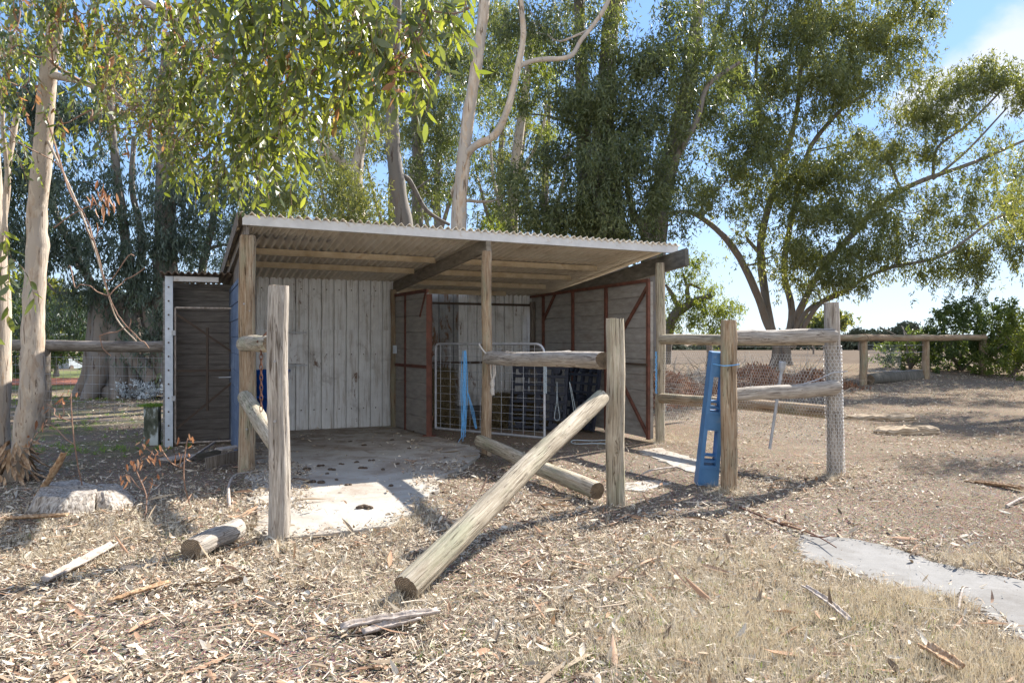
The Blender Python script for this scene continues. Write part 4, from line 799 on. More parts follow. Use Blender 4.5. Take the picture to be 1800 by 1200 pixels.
def gum(name, label, limbs_px, clumps, leafmat, barkmat, leafL=.15, leafW=.034, dens=1.0, seed=1, group=None, cat='tree', twig=None, drop=1.0, spread=.68, sub=.42, skirt=None, skm=1.35):
    rg = np.random.default_rng(seed); base = np.array(LP([limbs_px[0][0]])[0][:3]); base[2] = float(gh(base[0], base[1])); t = thing(name, label, cat, base, group)
    mb = MB(); limbs = []
    for li in limbs_px:
        limbs.append(limb_tube(mb, LP(li), 12))
    if skirt:
        for k in range(skirt):
            a = k * 6.28 / skirt + rg.uniform(-.3, .3); r = limbs[0][0, 3]; c = base.copy()
            p = [(*(c + (math.cos(a) * r * skm, math.sin(a) * r * skm, -.08)), r * .22), (*(c + (math.cos(a) * r * .85, math.sin(a) * r * .85, .28 * r / .3)), r * .34), (*(c + (math.cos(a) * r * .55, math.sin(a) * r * .55, 1.0 * r / .3)), r * .38)]
            limb_tube(mb, p, 8)
    mb.build('trunk', barkmat, t, smooth=True)
    br = MB(); PP = []; NN = []; RR = []
    main = list(limbs)
    for (cx, cy, Y, rx, ry, *dn) in clumps:
        dn = dn[0] if dn else 1.0; c = W(cx, cy, Y); ax = rx * Y / F; az = ry * Y / F; ay = min(max(ax, az) * .9, 2.6)
        grow(br, main, c, .02, rg, n=6)
        nsub = max(3, int(dn * (ax * ay * az) ** .62 * 7.5)); local = [main[-1]] if len(main) > len(limbs) else main
        u_ = unit(rg.normal(0, 1, (nsub, 3))) * (rg.random((nsub, 1)) ** .45); S = c + u_ * (ax, ay, az)
        for s in S:
            grow(br, local, s, .006, rg, n=4, bend=.1, rmax=.03)
            rs = sub * rg.uniform(.6, 1.3); nl = int(DN * dens * dn ** .3 * (rs / .42) ** 2 * (.15 / leafL) ** 1.6 * (sub / .42) ** 0)
            q = rg.normal(0, 1, (nl, 3)) * (rs * .8, rs * .8, rs * .55); q[:, 2] -= rs * .15
            # group the leaves into little hanging sprays
            ns = max(2, nl // 9); sp = q[rg.integers(0, nl, ns)]; w_ = sp[rg.integers(0, ns, nl)] + rg.normal(0, 1, (nl, 3)) * (.05, .05, .11)
            PP.append(s + w_); RR.append(np.clip(rg.normal(rg.uniform(.3, .7), .2, nl), 0, 1))
    P = np.concatenate(PP); rr = np.concatenate(RR); D, N, L, Wd = hang_leaves(P, leafL, leafW, rg, drop, spread)
    diamonds(br, P, D, N, L, Wd, rr, mi=1); br.build('crown', [twig or barkmat, leafmat], t, rndattr=True)
    return t
BG = 'gum trees behind the shed'; DN = 560
# big right-hand gum with many stems
gum('gum_tree', 'large spreading multi-stemmed gum tree right of the shed beside the dry paddock',
    [[(1374, 645, 28, 15.4), (1374, 618, 28, 12.8), (1374, 600, 28, 12.1), (1374, 588, 28, 10.1)],
     [(1372, 615, 28, 8.08), (1350, 570, 28, 7.39), (1328, 510, 27.5, 6.72), (1292, 440, 27, 6.05), (1250, 395, 26.5, 4.7), (1205, 372, 26, 3.36), (1160, 380, 26, 2.02)],
     [(1366, 610, 28, 8.08), (1352, 560, 28, 7.39), (1340, 480, 28, 7.39), (1338, 420, 28, 6.72), (1355, 350, 28, 6.05), (1382, 270, 28, 5.38), (1400, 200, 28, 4.03), (1410, 110, 28, 3.36), (1440, 20, 28, 2.69), (1450, -80, 28, 1.34)],
     [(1340, 450, 28, 4.03), (1322, 430, 28, 3.36), (1310, 414, 28, 2.02)],
     [(1382, 610, 28, 7.39), (1392, 545, 28, 6.05), (1378, 470, 28, 5.38), (1395, 370, 28, 4.7), (1415, 290, 28, 4.7), (1430, 250, 28, 4.03), (1480, 192, 28, 3.36), (1525, 165, 28, 2.02)],
     [(1384, 610, 28, 8.08), (1400, 560, 28.2, 6.72), (1440, 480, 28.4, 5.38), (1500, 410, 28.6, 5.38), (1560, 350, 29, 5.04), (1620, 318, 29, 4.03), (1700, 290, 29, 3.36), (1760, 265, 29, 2.69), (1850, 225, 29, 2.02)],
     [(1385, 605, 28, 6.05), (1420, 545, 27.5, 4.03), (1470, 520, 27, 3.36), (1550, 475, 27, 3.02), (1650, 452, 27, 2.69), (1700, 420, 27, 2.35), (1760, 380, 27, 2.02), (1850, 365, 27, 1.68)],
     [(1392, 610, 28, 6.05), (1412, 575, 27.6, 4.7), (1445, 530, 27, 4.03), (1500, 505, 27, 2.69)],
     [(1640, 312, 29, 2.69), (1648, 260, 29, 2.35), (1700, 220, 29, 2.02), (1760, 160, 29, 1.68)], [(1640, 315, 29, 2.69), (1700, 265, 29, 2.02), (1770, 190, 29, 1.34)],
     [(1362, 300, 28, 4.03), (1335, 200, 28, 3.36), (1330, 100, 28, 2.69), (1350, 0, 28, 2.02)]],
    [(1500, 40, 28, 110, 75, 1.2), (1580, 30, 28, 65, 60, 1), (1620, 70, 28, 40, 35, .9), (1400, 30, 27, 90, 90, 1.1), (1420, 150, 27, 100, 75, 1.3), (1500, 130, 28, 80, 60, 1), (1570, 110, 28, 50, 40, .8), (1350, 130, 27, 70, 90, 1.1),
     (1300, 60, 27.5, 80, 90, 1.1), (1270, 180, 26.5, 70, 80, 1.1), (1290, 290, 26, 80, 60, 1.2), (1250, 330, 25.5, 60, 50, 1), (1350, 250, 26, 70, 50, 1), (1340, 350, 26.5, 50, 40, .6), (1390, 235, 26.5, 50, 35, .9),
     (1440, 320, 27, 75, 55, 1.3), (1480, 370, 26.5, 60, 45, 1), (1420, 385, 26, 60, 45, 1.1), (1380, 450, 26, 50, 40, .9), (1440, 460, 26, 80, 40, 1.3), (1520, 440, 26, 65, 45, 1.1), (1500, 490, 26, 60, 28, 1), (1560, 400, 27, 50, 35, .8), (1420, 500, 26.5, 50, 25, .7),
     (1540, 250, 29, 50, 35, .6), (1590, 220, 29, 55, 45, .8), (1640, 190, 29, 60, 38, 1.1), (1700, 130, 29, 50, 30, 1), (1745, 130, 29, 55, 35, 1.1), (1790, 150, 29, 50, 40, 1.1), (1770, 190, 29, 40, 25, .8), (1560, 300, 29, 50, 28, .5), (1650, 250, 29, 60, 25, .4),
     (1620, 370, 28, 60, 35, .8), (1680, 380, 28, 55, 35, .9), (1740, 350, 27.5, 50, 35, .9), (1780, 390, 27.5, 45, 40, 1), (1700, 440, 27, 60, 35, 1), (1650, 470, 27, 40, 28, .8), (1700, 480, 27, 35, 20, .7), (1740, 440, 27, 50, 28, .9), (1600, 420, 27, 50, 30, .7), (1790, 430, 27, 30, 25, .8),
     (1600, 265, 29, 60, 35, .7), (1560, 350, 28, 50, 35, .8), (1640, 330, 28, 50, 30, .6), (1700, 300, 28.5, 55, 35, .7), (1755, 250, 29, 50, 35, .7), (1580, 470, 27, 45, 25, .7), (1540, 375, 27.5, 50, 40, .9), (1350, 400, 27, 40, 45, .6), (1680, 200, 29, 55, 40, .9), (1310, 390, 27, 30, 40, .5), (1480, 250, 27.5, 50, 50, .8), (1500, 300, 27, 50, 40, .9), (1620, 130, 28.5, 45, 35, .5), (1400, 300, 26.5, 50, 40, .9), (1460, -80, 28, 130, 60, .8), (1340, -60, 28, 110, 60, .8), (1860, 170, 29, 70, 50, .8), (1850, 400, 27, 60, 50, .7)],
    MT['leaf_olive'], MT['gum_grey'], dens=.7, seed=21, leafL=.17, leafW=.042, skirt=7)
# pale trunk right behind the roof
gum('gum_tree', 'tall pale smooth-trunked gum with a bent side limb rising behind the middle of the roof',
    [[(800, 700, 17, 16), (803, 560, 17, 15.1), (806, 400, 17, 13.4), (812, 310, 17, 11.8), (822, 215, 17, 10.9), (838, 110, 17, 10.1), (851, 10, 17, 9.24), (852, -90, 17, 7.56), (860, -250, 17, 4.2)],
     [(816, 275, 17, 7.56), (838, 255, 16.8, 6.72), (870, 237, 16.6, 6.72), (893, 190, 16.4, 5.88), (910, 120, 16.3, 5.88), (920, 60, 16.2, 5.04), (915, -20, 16, 5.04), (925, -140, 16, 3.36)],
     [(912, 118, 16.3, 4.2), (940, 106, 16.4, 4.2), (1000, 100, 16.6, 4.2), (1022, 70, 16.8, 3.78), (1060, 20, 17, 3.78), (1085, -40, 17, 3.36)]],
    [(960, 60, 17.8, 60, 50, 0.595), (930, 20, 17.8, 60, 40, 0.68), (880, 60, 19.3, 40, 60, 0.68), (780, 60, 19.8, 50, 50, 0.595), (860, -90, 18.8, 120, 60, 0.51), (1040, -60, 18.8, 80, 50, 0.51), (900, 330, 19.8, 30, 50, 0.425)],
    MT['leaf_far'], MT['gum_pale'], dens=.9, seed=22, leafL=.15, leafW=.034, group=BG)
gum('gum_tree', 'grey knotted gum trunk with two dark hollows behind the left half of the roof',
    [[(722, 690, 21, 19.8), (718, 500, 21, 18), (710, 400, 21, 16.2), (700, 330, 21, 13.5), (690, 250, 21, 12.6), (690, 160, 21, 10.8), (696, 60, 21, 9), (700, -80, 21, 6.3)],
     [(705, 310, 21, 5.4), (720, 318, 21.2, 4.5), (750, 370, 21.6, 3.6), (790, 395, 22, 2.7)], [(697, 200, 21, 5.4), (640, 250, 21, 3.6), (600, 150, 21, 2.7)]],
    [(700, 150, 23.8, 50, 60, 0.595), (760, 190, 23.8, 60, 80, 0.765), (770, 290, 23.8, 55, 60, 0.68), (650, 180, 22.8, 50, 50, 0.51), (640, 60, 23.8, 80, 60, 0.595), (720, 40, 23.8, 70, 50, 0.68), (760, 350, 23.8, 30, 50, 0.595), (850, 200, 24.8, 35, 60, 0.595), (680, -60, 22.8, 90, 50, 0.51)],
    MT['leaf_far'], MT['gum_grey'], dens=.85, seed=23, leafL=.15, leafW=.034, group=BG)
gum('gum_tree', 'slim dark gum trunk just right of the knotted trunk, behind the roof',
    [[(738, 680, 25, 15), (735, 500, 25, 13), (733, 400, 25, 11), (735, 300, 25, 10), (732, 200, 25, 9), (740, 60, 25, 7), (745, -90, 25, 5)], [(735, 230, 25, 5), (770, 130, 25, 4), (800, 20, 25, 3)]],
    [(740, 150, 26.8, 40, 60, 0.765), (790, 110, 26.8, 50, 60, 0.765), (790, 240, 26.8, 40, 50, 0.765), (730, 330, 26.8, 35, 40, 0.595), (770, 0, 26.8, 60, 50, 0.68), (800, 340, 26.8, 30, 40, 0.51), (860, 120, 27.8, 40, 60, 0.765), (870, 280, 27.8, 40, 50, 0.68), (880, 20, 27.8, 50, 60, 0.765)],
    MT['leaf_far'], MT['gum_grey'], dens=.8, seed=24, leafL=.17, leafW=.038, group=BG)
gum('gum_tree', 'low forked gum with pale cut limbs and light green crown above the roof left end',
    [[(640, 680, 19, 17), (636, 500, 19, 16), (630, 400, 19, 14), (626, 340, 19, 13), (626, 300, 19, 12), (636, 250, 19, 8), (648, 200, 19, 6), (655, 120, 19, 4)],
     [(626, 318, 19, 8), (605, 288, 18.8, 7), (580, 268, 18.6, 6), (560, 245, 18.5, 4), (530, 200, 18.5, 3)]],
    [(560, 330, 18, 60, 40, .8), (610, 350, 17.5, 60, 40, .8), (520, 360, 18.5, 50, 35, .7), (480, 350, 18.5, 40, 30, .5), (640, 330, 18, 35, 45, .7), (540, 290, 19, 50, 30, .6), (650, 230, 19, 35, 40, .6), (590, 230, 19.5, 50, 40, .6), (650, 385, 18, 30, 20, .6)],
    MT['leaf_olive'], MT['gum_pale'], dens=.8, seed=25, leafL=.13, leafW=.028, group=BG)
gum('gum_tree', 'massive dense dark gum with thick grey trunks behind the right half of the roof',
    [[(1078, 690, 20, 40), (1076, 560, 20, 36), (1072, 430, 20, 32), (1068, 330, 20, 26), (1060, 240, 20, 20), (1066, 150, 20, 16), (1072, 60, 20, 14), (1090, -100, 20, 9)],
     [(1030, 690, 20.8, 22), (1030, 420, 20.8, 17), (1026, 250, 20.8, 13), (1022, 120, 20.8, 11), (1018, 0, 20.8, 9), (1016, -90, 20.8, 6)],
     [(1145, 690, 20.5, 26), (1150, 430, 20.5, 22), (1165, 330, 20.5, 18), (1195, 220, 20.5, 15), (1212, 130, 20.5, 13), (1225, 30, 20.5, 10), (1235, -90, 20.5, 7)],
     [(1138, 435, 19.6, 8), (1130, 400, 19.4, 8), (1112, 370, 19.3, 6), (1098, 300, 19.3, 4), (1090, 250, 19.3, 3)],
     [(1163, 335, 19.8, 7), (1185, 285, 19.5, 6), (1225, 210, 19.3, 5), (1245, 150, 19.3, 4), (1300, 110, 19.3, 3)],
     [(1068, 110, 19.8, 8), (1066, 60, 19.7, 7), (1085, 20, 19.7, 6), (1100, -60, 19.7, 5)]],
    [(990, 60, 20, 60, 60, .9), (1000, 170, 19.5, 60, 50, 1.1), (1070, 60, 19.2, 60, 60, 1), (1060, 190, 18.8, 70, 60, 1.3), (1130, 110, 19, 60, 70, 1.2), (1140, 220, 19, 70, 60, 1.3), (1090, 280, 18.6, 80, 50, 1.4), (1000, 270, 19, 60, 50, 1.1), (940, 290, 19.5, 40, 50, .8), (960, 360, 19, 60, 45, 1.2),
     (1040, 350, 18.8, 70, 40, 1.3), (1110, 360, 19.3, 60, 40, 1.2), (980, 400, 19.5, 50, 25, 1), (1180, 300, 19.5, 50, 50, 1.1), (1190, 60, 19.5, 60, 60, 1.1), (1190, 170, 20, 60, 50, 1), (1240, 90, 20, 50, 50, 1), (1240, 220, 20, 45, 55, .9), (1190, 380, 20, 35, 30, .7), (1060, 400, 19.3, 50, 28, 1), (1130, 420, 19.6, 35, 20, .8),
     (920, 200, 20.5, 40, 60, .8), (930, 380, 20, 35, 30, .7), (1100, -60, 19.5, 150, 50, .8), (1000, -50, 20, 70, 50, .7)],
    MT['leaf_far'], MT['gum_grey'], dens=.82, seed=26, spread=.8, leafL=.15, leafW=.037, group=BG)
gum('gum_tree', 'sunlit yellow-green gum crown high behind the bent side limb',
    [[(905, 690, 29, 13), (900, 480, 29, 11), (905, 300, 29, 9), (925, 150, 29, 7), (935, 40, 29, 5)], [(903, 330, 29, 4), (950, 240, 29, 3), (960, 180, 29, 2)], [(902, 420, 29, 4), (870, 330, 29, 3), (862, 250, 29, 2)]],
    [(940, 70, 29, 45, 50, .9), (960, 120, 29, 40, 35, .8), (920, 150, 29, 40, 40, .8), (960, 230, 29, 30, 40, .6), (880, 180, 29, 30, 45, .7), (870, 370, 29, 25, 30, .5)],
    MT['leaf_lime'], MT['gum_pale'], dens=.6, seed=27, leafL=.2, leafW=.05, group=BG)
# a looser belt of gums farther back
for (px0, Yb, lab, sd_, cl_) in ((600, 38, 'farther hazy gum crown seen between the forked gum and the knotted trunk', 71, [(600, 300, 60, 50), (650, 240, 50, 60), (560, 230, 60, 50), (630, 360, 60, 30), (540, 350, 60, 40)]),
    (770, 36, 'farther slender gum filling the gap left of the pale trunk', 72, [(770, 330, 45, 60), (750, 250, 50, 50), (790, 180, 50, 50), (720, 390, 50, 25), (780, 90, 60, 50)]),
    (880, 37, 'farther twiggy gum filling the gap right of the pale trunk', 73, [(880, 350, 50, 45), (860, 270, 40, 50), (900, 200, 50, 50), (850, 390, 40, 20), (890, 120, 50, 40), (940, 320, 40, 50)]),
    (690, 39, 'farther tall gum whose crown shows above the knotted trunk', 76, [(640, 90, 60, 60), (700, 150, 60, 50), (760, 30, 60, 50), (690, 230, 50, 50), (660, 20, 60, 50)]),
    (960, 41, 'farther tall gum whose crown shows right of the bent side limb', 77, [(900, 60, 60, 60), (970, 90, 50, 50), (950, 200, 50, 60), (850, 20, 60, 50), (830, 130, 40, 60), (1000, 0, 60, 50)]),
    (455, 40, 'farther pale green gum above the left corner of the shed roof', 74, [(455, 340, 50, 40), (500, 370, 50, 25), (420, 360, 30, 30), (480, 290, 50, 40)])):
    gum('gum_tree', lab, [[(px0, 655, Yb, 9), (px0 + 3, 480, Yb, 8), (px0 - 2, 330, Yb, 6), (px0 + 6, 180, Yb, 3)], [(px0, 420, Yb, 4), (px0 + 30, 320, Yb, 3), (px0 + 45, 220, Yb, 2)], [(px0, 460, Yb, 4), (px0 - 28, 360, Yb, 3), (px0 - 45, 290, Yb, 1.5)]],
        [(a, b, Yb, c * .95, d * .9, .5) for a, b, c, d in cl_], MT['leaf_olive'], MT['gum_grey'], dens=.5, seed=sd_, leafL=.22, leafW=.055, sub=.6, group='farther gum belt behind the shed')
# left background
gum('gum_tree', 'broad old gum with a wide fluted base and bluish foliage behind the left rail fence',
    [[(212, 692, 20.5, 52), (214, 660, 20.5, 40), (216, 630, 20.5, 32), (220, 600, 20.5, 28), (232, 540, 20.5, 14)],
     [(250, 640, 20.3, 16), (236, 560, 20.3, 10), (228, 480, 20.3, 8), (215, 380, 20.3, 8), (205, 300, 20.3, 7), (195, 200, 20.3, 6), (190, 60, 20.3, 4)],
     [(225, 610, 20.5, 16), (200, 560, 20.5, 10), (150, 480, 20, 7), (100, 380, 20, 6), (60, 260, 20, 5), (40, 120, 20, 3)],
     [(215, 620, 20, 16), (248, 640, 19.6, 13), (268, 672, 19.4, 12)], [(232, 540, 20.5, 10), (250, 430, 20.5, 7), (232, 330, 20.5, 5), (236, 240, 20.5, 4)]],
    [(130, 330, 19, 70, 60, 1.2), (60, 300, 19, 70, 70, 1.2), (40, 420, 19.5, 60, 60, 1.2), (120, 430, 19, 70, 50, 1.2), (30, 510, 20, 50, 40, .9), (130, 500, 19.5, 50, 25, .7), (190, 390, 19.5, 45, 50, .9), (220, 470, 19.5, 35, 50, .9), (200, 290, 20, 45, 50, .9), (120, 220, 20, 80, 60, 1),
     (30, 180, 20, 70, 70, 1), (215, 540, 20, 40, 30, .7), (140, 560, 22, 60, 25, .8), (60, 560, 22, 40, 20, .6), (200, 120, 21, 70, 60, .8), (80, 80, 21, 90, 60, .8), (-60, 350, 19, 60, 120, .9), (250, 600, 21, 30, 25, .5)],
    MT['leaf_blue'], MT['gum_grey'], dens=.95, seed=28, leafL=.19, leafW=.04, skirt=9, spread=.5)
gum('gum_tree', 'straight leafy gum trunk wrapped in dark foliage directly behind the lean-to',
    [[(290, 692, 20, 30), (290, 600, 20, 26), (290, 480, 20, 20), (291, 360, 20, 17), (290, 220, 20, 14), (295, 60, 20, 10)], [(278, 620, 19.8, 10), (262, 560, 19.8, 9), (255, 500, 19.8, 6)]],
    [(285, 350, 19.3, 30, 40, 1.1), (300, 420, 19.3, 30, 45, 1.1), (275, 480, 19.3, 32, 40, 1.2), (290, 540, 19.3, 30, 40, 1.1), (330, 380, 20, 35, 30, .5), (340, 440, 20, 35, 30, .5), (270, 420, 19.3, 25, 30, 1), (300, 270, 20, 60, 50, .8), (310, 160, 20, 70, 60, .7), (262, 590, 19.5, 22, 25, .8), (360, 330, 20.5, 35, 35, .5)],
    MT['leaf_blue'], MT['gum_grey'], dens=.85, seed=29, leafL=.17, leafW=.036, spread=.45)
gum('gum_tree', 'thin sapling gum with sparse foliage between the lean-to and the shed roof',
    [[(350, 690, 22, 9), (352, 560, 22, 8), (356, 470, 22, 7), (372, 400, 22, 6), (380, 330, 22, 5), (378, 260, 22, 3)], [(360, 440, 22, 4), (395, 430, 22, 2.5), (420, 440, 22, 2)]],
    [(370, 420, 22, 40, 30, .5), (395, 385, 22, 30, 30, .5), (350, 450, 22, 35, 30, .5), (400, 450, 22, 30, 20, .4), (390, 320, 22, 35, 35, .5), (410, 350, 22, 25, 25, .5), (340, 400, 22, 25, 25, .3), (430, 310, 23, 40, 50, .6)],
    MT['leaf_blue'], MT['gum_grey'], dens=.6, seed=30, leafL=.16, leafW=.03)
# off to the right edge
gum('pepper_tree', 'light green fine-leaved tree reaching in at the right edge of the picture',
    [[(1980, 720, 19, 22), (1970, 560, 19, 19), (1940, 420, 19, 14), (1900, 340, 19, 9), (1850, 300, 19, 5)], [(1950, 460, 19, 8), (2050, 330, 19, 6), (2100, 200, 19, 4)]],
    [(1830, 300, 19, 55, 45, .8), (1800, 350, 19, 35, 35, .6), (1880, 250, 19, 70, 60, 1), (1950, 180, 19, 90, 70, 1), (2050, 300, 19, 90, 90, 1), (1900, 380, 19, 60, 60, .9), (2120, 150, 19, 90, 70, 1), (1990, 420, 18.5, 70, 50, .9), (2150, 420, 19, 70, 70, 1)],
    MT['leaf_olive'], MT['gum_grey'], dens=.75, seed=31, leafL=.12, leafW=.026, spread=.8)
gum('pepper_tree', 'nearer pale green tree whose twigs just reach the right edge and shade the dirt',
    [[(2060, 735, 12.5, 22), (2055, 600, 12.5, 18), (2030, 480, 12.5, 14), (1990, 400, 12.5, 9), (1930, 350, 12.5, 5)], [(2045, 520, 12.5, 9), (2110, 400, 12.4, 6), (2160, 300, 12.4, 4)]],
    [(1870, 330, 12.5, 55, 55, .6), (1960, 300, 12.5, 90, 70, .7), (2080, 340, 12.3, 90, 60, .7), (1920, 420, 12, 70, 30, .5), (2180, 420, 11.6, 90, 60, .7), (2160, 280, 12.6, 80, 60, .6)],
    MT['leaf_olive'], MT['gum_grey'], dens=.55, seed=38, leafL=.09, leafW=.022, spread=.8)
gum('pepper_tree', 'small lime green weeping tree with a crooked trunk just beyond the right shed post',
    [[(1168, 655, 33, 12), (1172, 600, 33, 10), (1182, 560, 33, 9), (1200, 542, 33, 8), (1225, 528, 33, 6), (1250, 520, 33, 4)], [(1195, 545, 33, 5), (1180, 515, 33, 4), (1170, 500, 33, 2)], [(1212, 535, 33, 5), (1208, 515, 33, 4), (1212, 500, 33, 3), (1232, 508, 33, 2)], [(1208, 505, 33, 3), (1200, 480, 33, 2)]],
    [(1215, 480, 33, 28, 22, .8), (1180, 490, 33, 25, 22, .7), (1235, 505, 33, 28, 18, .9), (1225, 465, 33, 15, 12, .6), (1240, 545, 32.5, 40, 14, 1.2), (1210, 560, 32.5, 35, 18, 1), (1265, 550, 32.5, 25, 14, 1), (1180, 560, 33, 25, 20, .8), (1245, 570, 32.5, 35, 12, 1), (1275, 540, 33, 14, 12, .5), (1190, 525, 33, 25, 14, .6)],
    MT['leaf_lime'], MT['gum_grey'], dens=.45, seed=32, leafL=.16, leafW=.045, spread=.7)
def shrub(label, clumps, leafmat, seed, leafL=.1, leafW=.055, dens=1, name='shrub', group=None):
    rg = np.random.default_rng(seed); c0 = W(clumps[0][0], 600, clumps[0][2]); base = np.array((c0[0], c0[1], float(gh(c0[0], c0[1])))); t = thing(name, label, 'shrub', base, group)
    st_ = MB(); lim = []
    for k in range(5): lim.append(limb_tube(st_, [(*base, .04), (*(base + (rg.normal(0, .4), rg.normal(0, .3), .8)), .03), (*(base + (rg.normal(0, .8), rg.normal(0, .5), 1.5)), .015)], 6))
    PP = []; RR = []; UU = []
    for (cx, cy, Y, rx, ry, *dn) in clumps:
        dn = dn[0] if dn else 1; c = W(cx, cy, Y); ax = rx * Y / F; az = ry * Y / F; ay = min(ax, 1.6)
        ns = int(70 * dn * max(.12, ax * az)) + 4; S = c + unit(rg.normal(0, 1, (ns, 3))) * (rg.random((ns, 1)) ** .35) * (ax, ay, az)
        for s in S[:4]: grow(st_, lim, s, .005, rg, n=4)
        for s in S:
            v = unit(s - c + (0, 0, .8 * az) + rg.normal(0, .25, 3)); Ls = rg.uniform(.25, .6); n = int(46 * dens)
            tt = rg.random(n) ** .7; P = s + v * (tt * Ls)[:, None] + rg.normal(0, .045, (n, 3)); PP.append(P); UU.append(v * .7 + rg.normal(0, .75, (n, 3))); RR.append(np.clip(rg.normal(rg.uniform(.3, .65), .18, n), 0, 1))
    P = np.concatenate(PP); ok = P[:, 2] > gh(P[:, 0], P[:, 1]); P = P[ok]; D = np.concatenate(UU)[ok]; n = len(P)
    cr = MB(); diamonds(cr, P, D, rg.normal(0, 1, (n, 3)), leafL * rg.uniform(.7, 1.3, n), leafW * rg.uniform(.7, 1.2, n), np.concatenate(RR)[ok])
    cr.build('foliage', leafmat, t, rndattr=True); st_.build('stem', MT['gum_grey'], t, smooth=True)
shrub('low dark green shrub behind the wire netting between the far fence posts', [(1600, 625, 26, 40, 28), (1565, 635, 26, 20, 14), (1625, 600, 26.5, 30, 20), (1585, 615, 26.5, 18, 16), (1650, 640, 26, 30, 22)], MT['leaf_shrub'], 51, group=None)
shrub('tall dark green shrub with upright shoots right of the far fence', [(1690, 610, 25.5, 55, 50, 1.1), (1680, 570, 25.5, 35, 30), (1720, 555, 25.8, 45, 25), (1710, 545, 25.6, 30, 14), (1668, 560, 25.5, 14, 20, .8), (1750, 560, 26, 25, 22), (1650, 620, 25, 30, 40), (1730, 620, 25, 45, 42, 1.2)], MT['leaf_shrub'], 52)
shrub('bright yellow-green shrub at the right edge of the picture', [(1780, 610, 24.2, 45, 48, 1.1), (1800, 580, 24.5, 40, 25), (1760, 640, 24, 40, 25, 1.1), (1850, 600, 24.5, 50, 50), (1790, 640, 23.6, 40, 24, 1.2)], MT['leaf_lime'], 53)
# far plain trees and left distance
shrub('round grey-green shrub at the far left edge behind the gum trunk', [(40, 650, 30, 30, 30), (20, 600, 31, 40, 60), (50, 540, 33, 30, 40)], MT['leaf_shrub'], 54, leafL=.14, leafW=.07)
shrub('hazy olive thicket far behind the left gum', [(110, 570, 46, 60, 30), (180, 560, 46, 50, 40), (60, 540, 48, 60, 50), (150, 610, 44, 50, 20), (250, 560, 46, 40, 40)], MT['leaf_olive'], 55, leafL=.3, leafW=.13, dens=.8)
shrub('dark round bush beside the pale vehicle in the far left yard', [(160, 640, 40, 14, 11), (175, 632, 40, 10, 9)], MT['leaf_shrub'], 56, leafL=.16, leafW=.08)
gum('small_tree', 'small bushy tree standing by the red mulch bed on the left lawn', [[(99, 662, 30, 5), (99, 645, 30, 3.5), (98, 625, 30, 3)], [(98, 635, 30, 2), (112, 618, 30, 1)]], [(95, 618, 30, 25, 14, 1.2), (112, 612, 30, 22, 12, 1), (75, 622, 30, 20, 12, 1), (100, 600, 30, 30, 10, .8)], MT['leaf_shrub'], MT['gum_grey'], dens=.35, seed=57, leafL=.16, leafW=.06)
for (px, Yd, wpx, hpx, lab) in ((1560, 300, 16, 14, 'small distant round-topped gum left of its taller neighbour on the horizon'), (1592, 290, 22, 27, 'tallest distant round-topped gum on the horizon beyond the far fence'), (1510, 310, 12, 16, 'small umbrella-shaped gum on the horizon left of the far fence post'), (1460, 90, 28, 45, 'dark bushy gum seen through the lower limbs of the big tree'), (1430, 110, 26, 40, 'paler bushy gum at the paddock edge behind the tall fence post')):
    gy = float(gh(0, Yd)); b = (px, 600 + (H - gy) * F / Yd, Yd, 1.6)
    gum('distant_tree', lab, [[b, (px, 605 - hpx * .3, Yd, 1.2), (px + 2, 604 - hpx * .7, Yd, .8)]], [(px - wpx * .5, 602 - hpx * .75, Yd, wpx * .55, hpx * .28, .1 if Yd > 200 else .4), (px + wpx * .5, 602 - hpx * .8, Yd, wpx * .55, hpx * .28, .1 if Yd > 200 else .4), (px, 602 - hpx * .95, Yd, wpx * .6, hpx * .25, .1 if Yd > 200 else .4)], MT['distant'] if Yd > 200 else MT['leaf_olive'], MT['gum_grey'], leafL=.9 if Yd > 200 else .4, leafW=.5 if Yd > 200 else .2, dens=8 if Yd > 200 else 1.4, seed=60 + px % 7, sub=1.3 if Yd > 200 else .8, spread=1)
mb = MB(); n = 90000; x = rng.uniform(-340, 420, n); yv = 380 + rng.normal(0, 9, n); hh = (6 + 3.5 * np.sin(x * .05) + 2.5 * np.sin(x * .17 + 1) + 2 * np.sin(x * .41)) * rng.random(n) ** .7; z = gh(x, yv) + np.clip(hh, 0, 14)
diamonds(mb, np.column_stack([x, yv, z]), vnoise(n, 1), vnoise(n, 1), rng.uniform(1, 2.4, n), rng.uniform(.8, 1.6, n), np.clip(.5 + .3 * np.sin(x * .11) + rng.normal(0, .15, n), 0, 1)); tag(mb.build('distant_wood', MT['distant'], rndattr=True), 'low dark line of distant bush along the far side of the paddock', 'wood', kind='stuff')

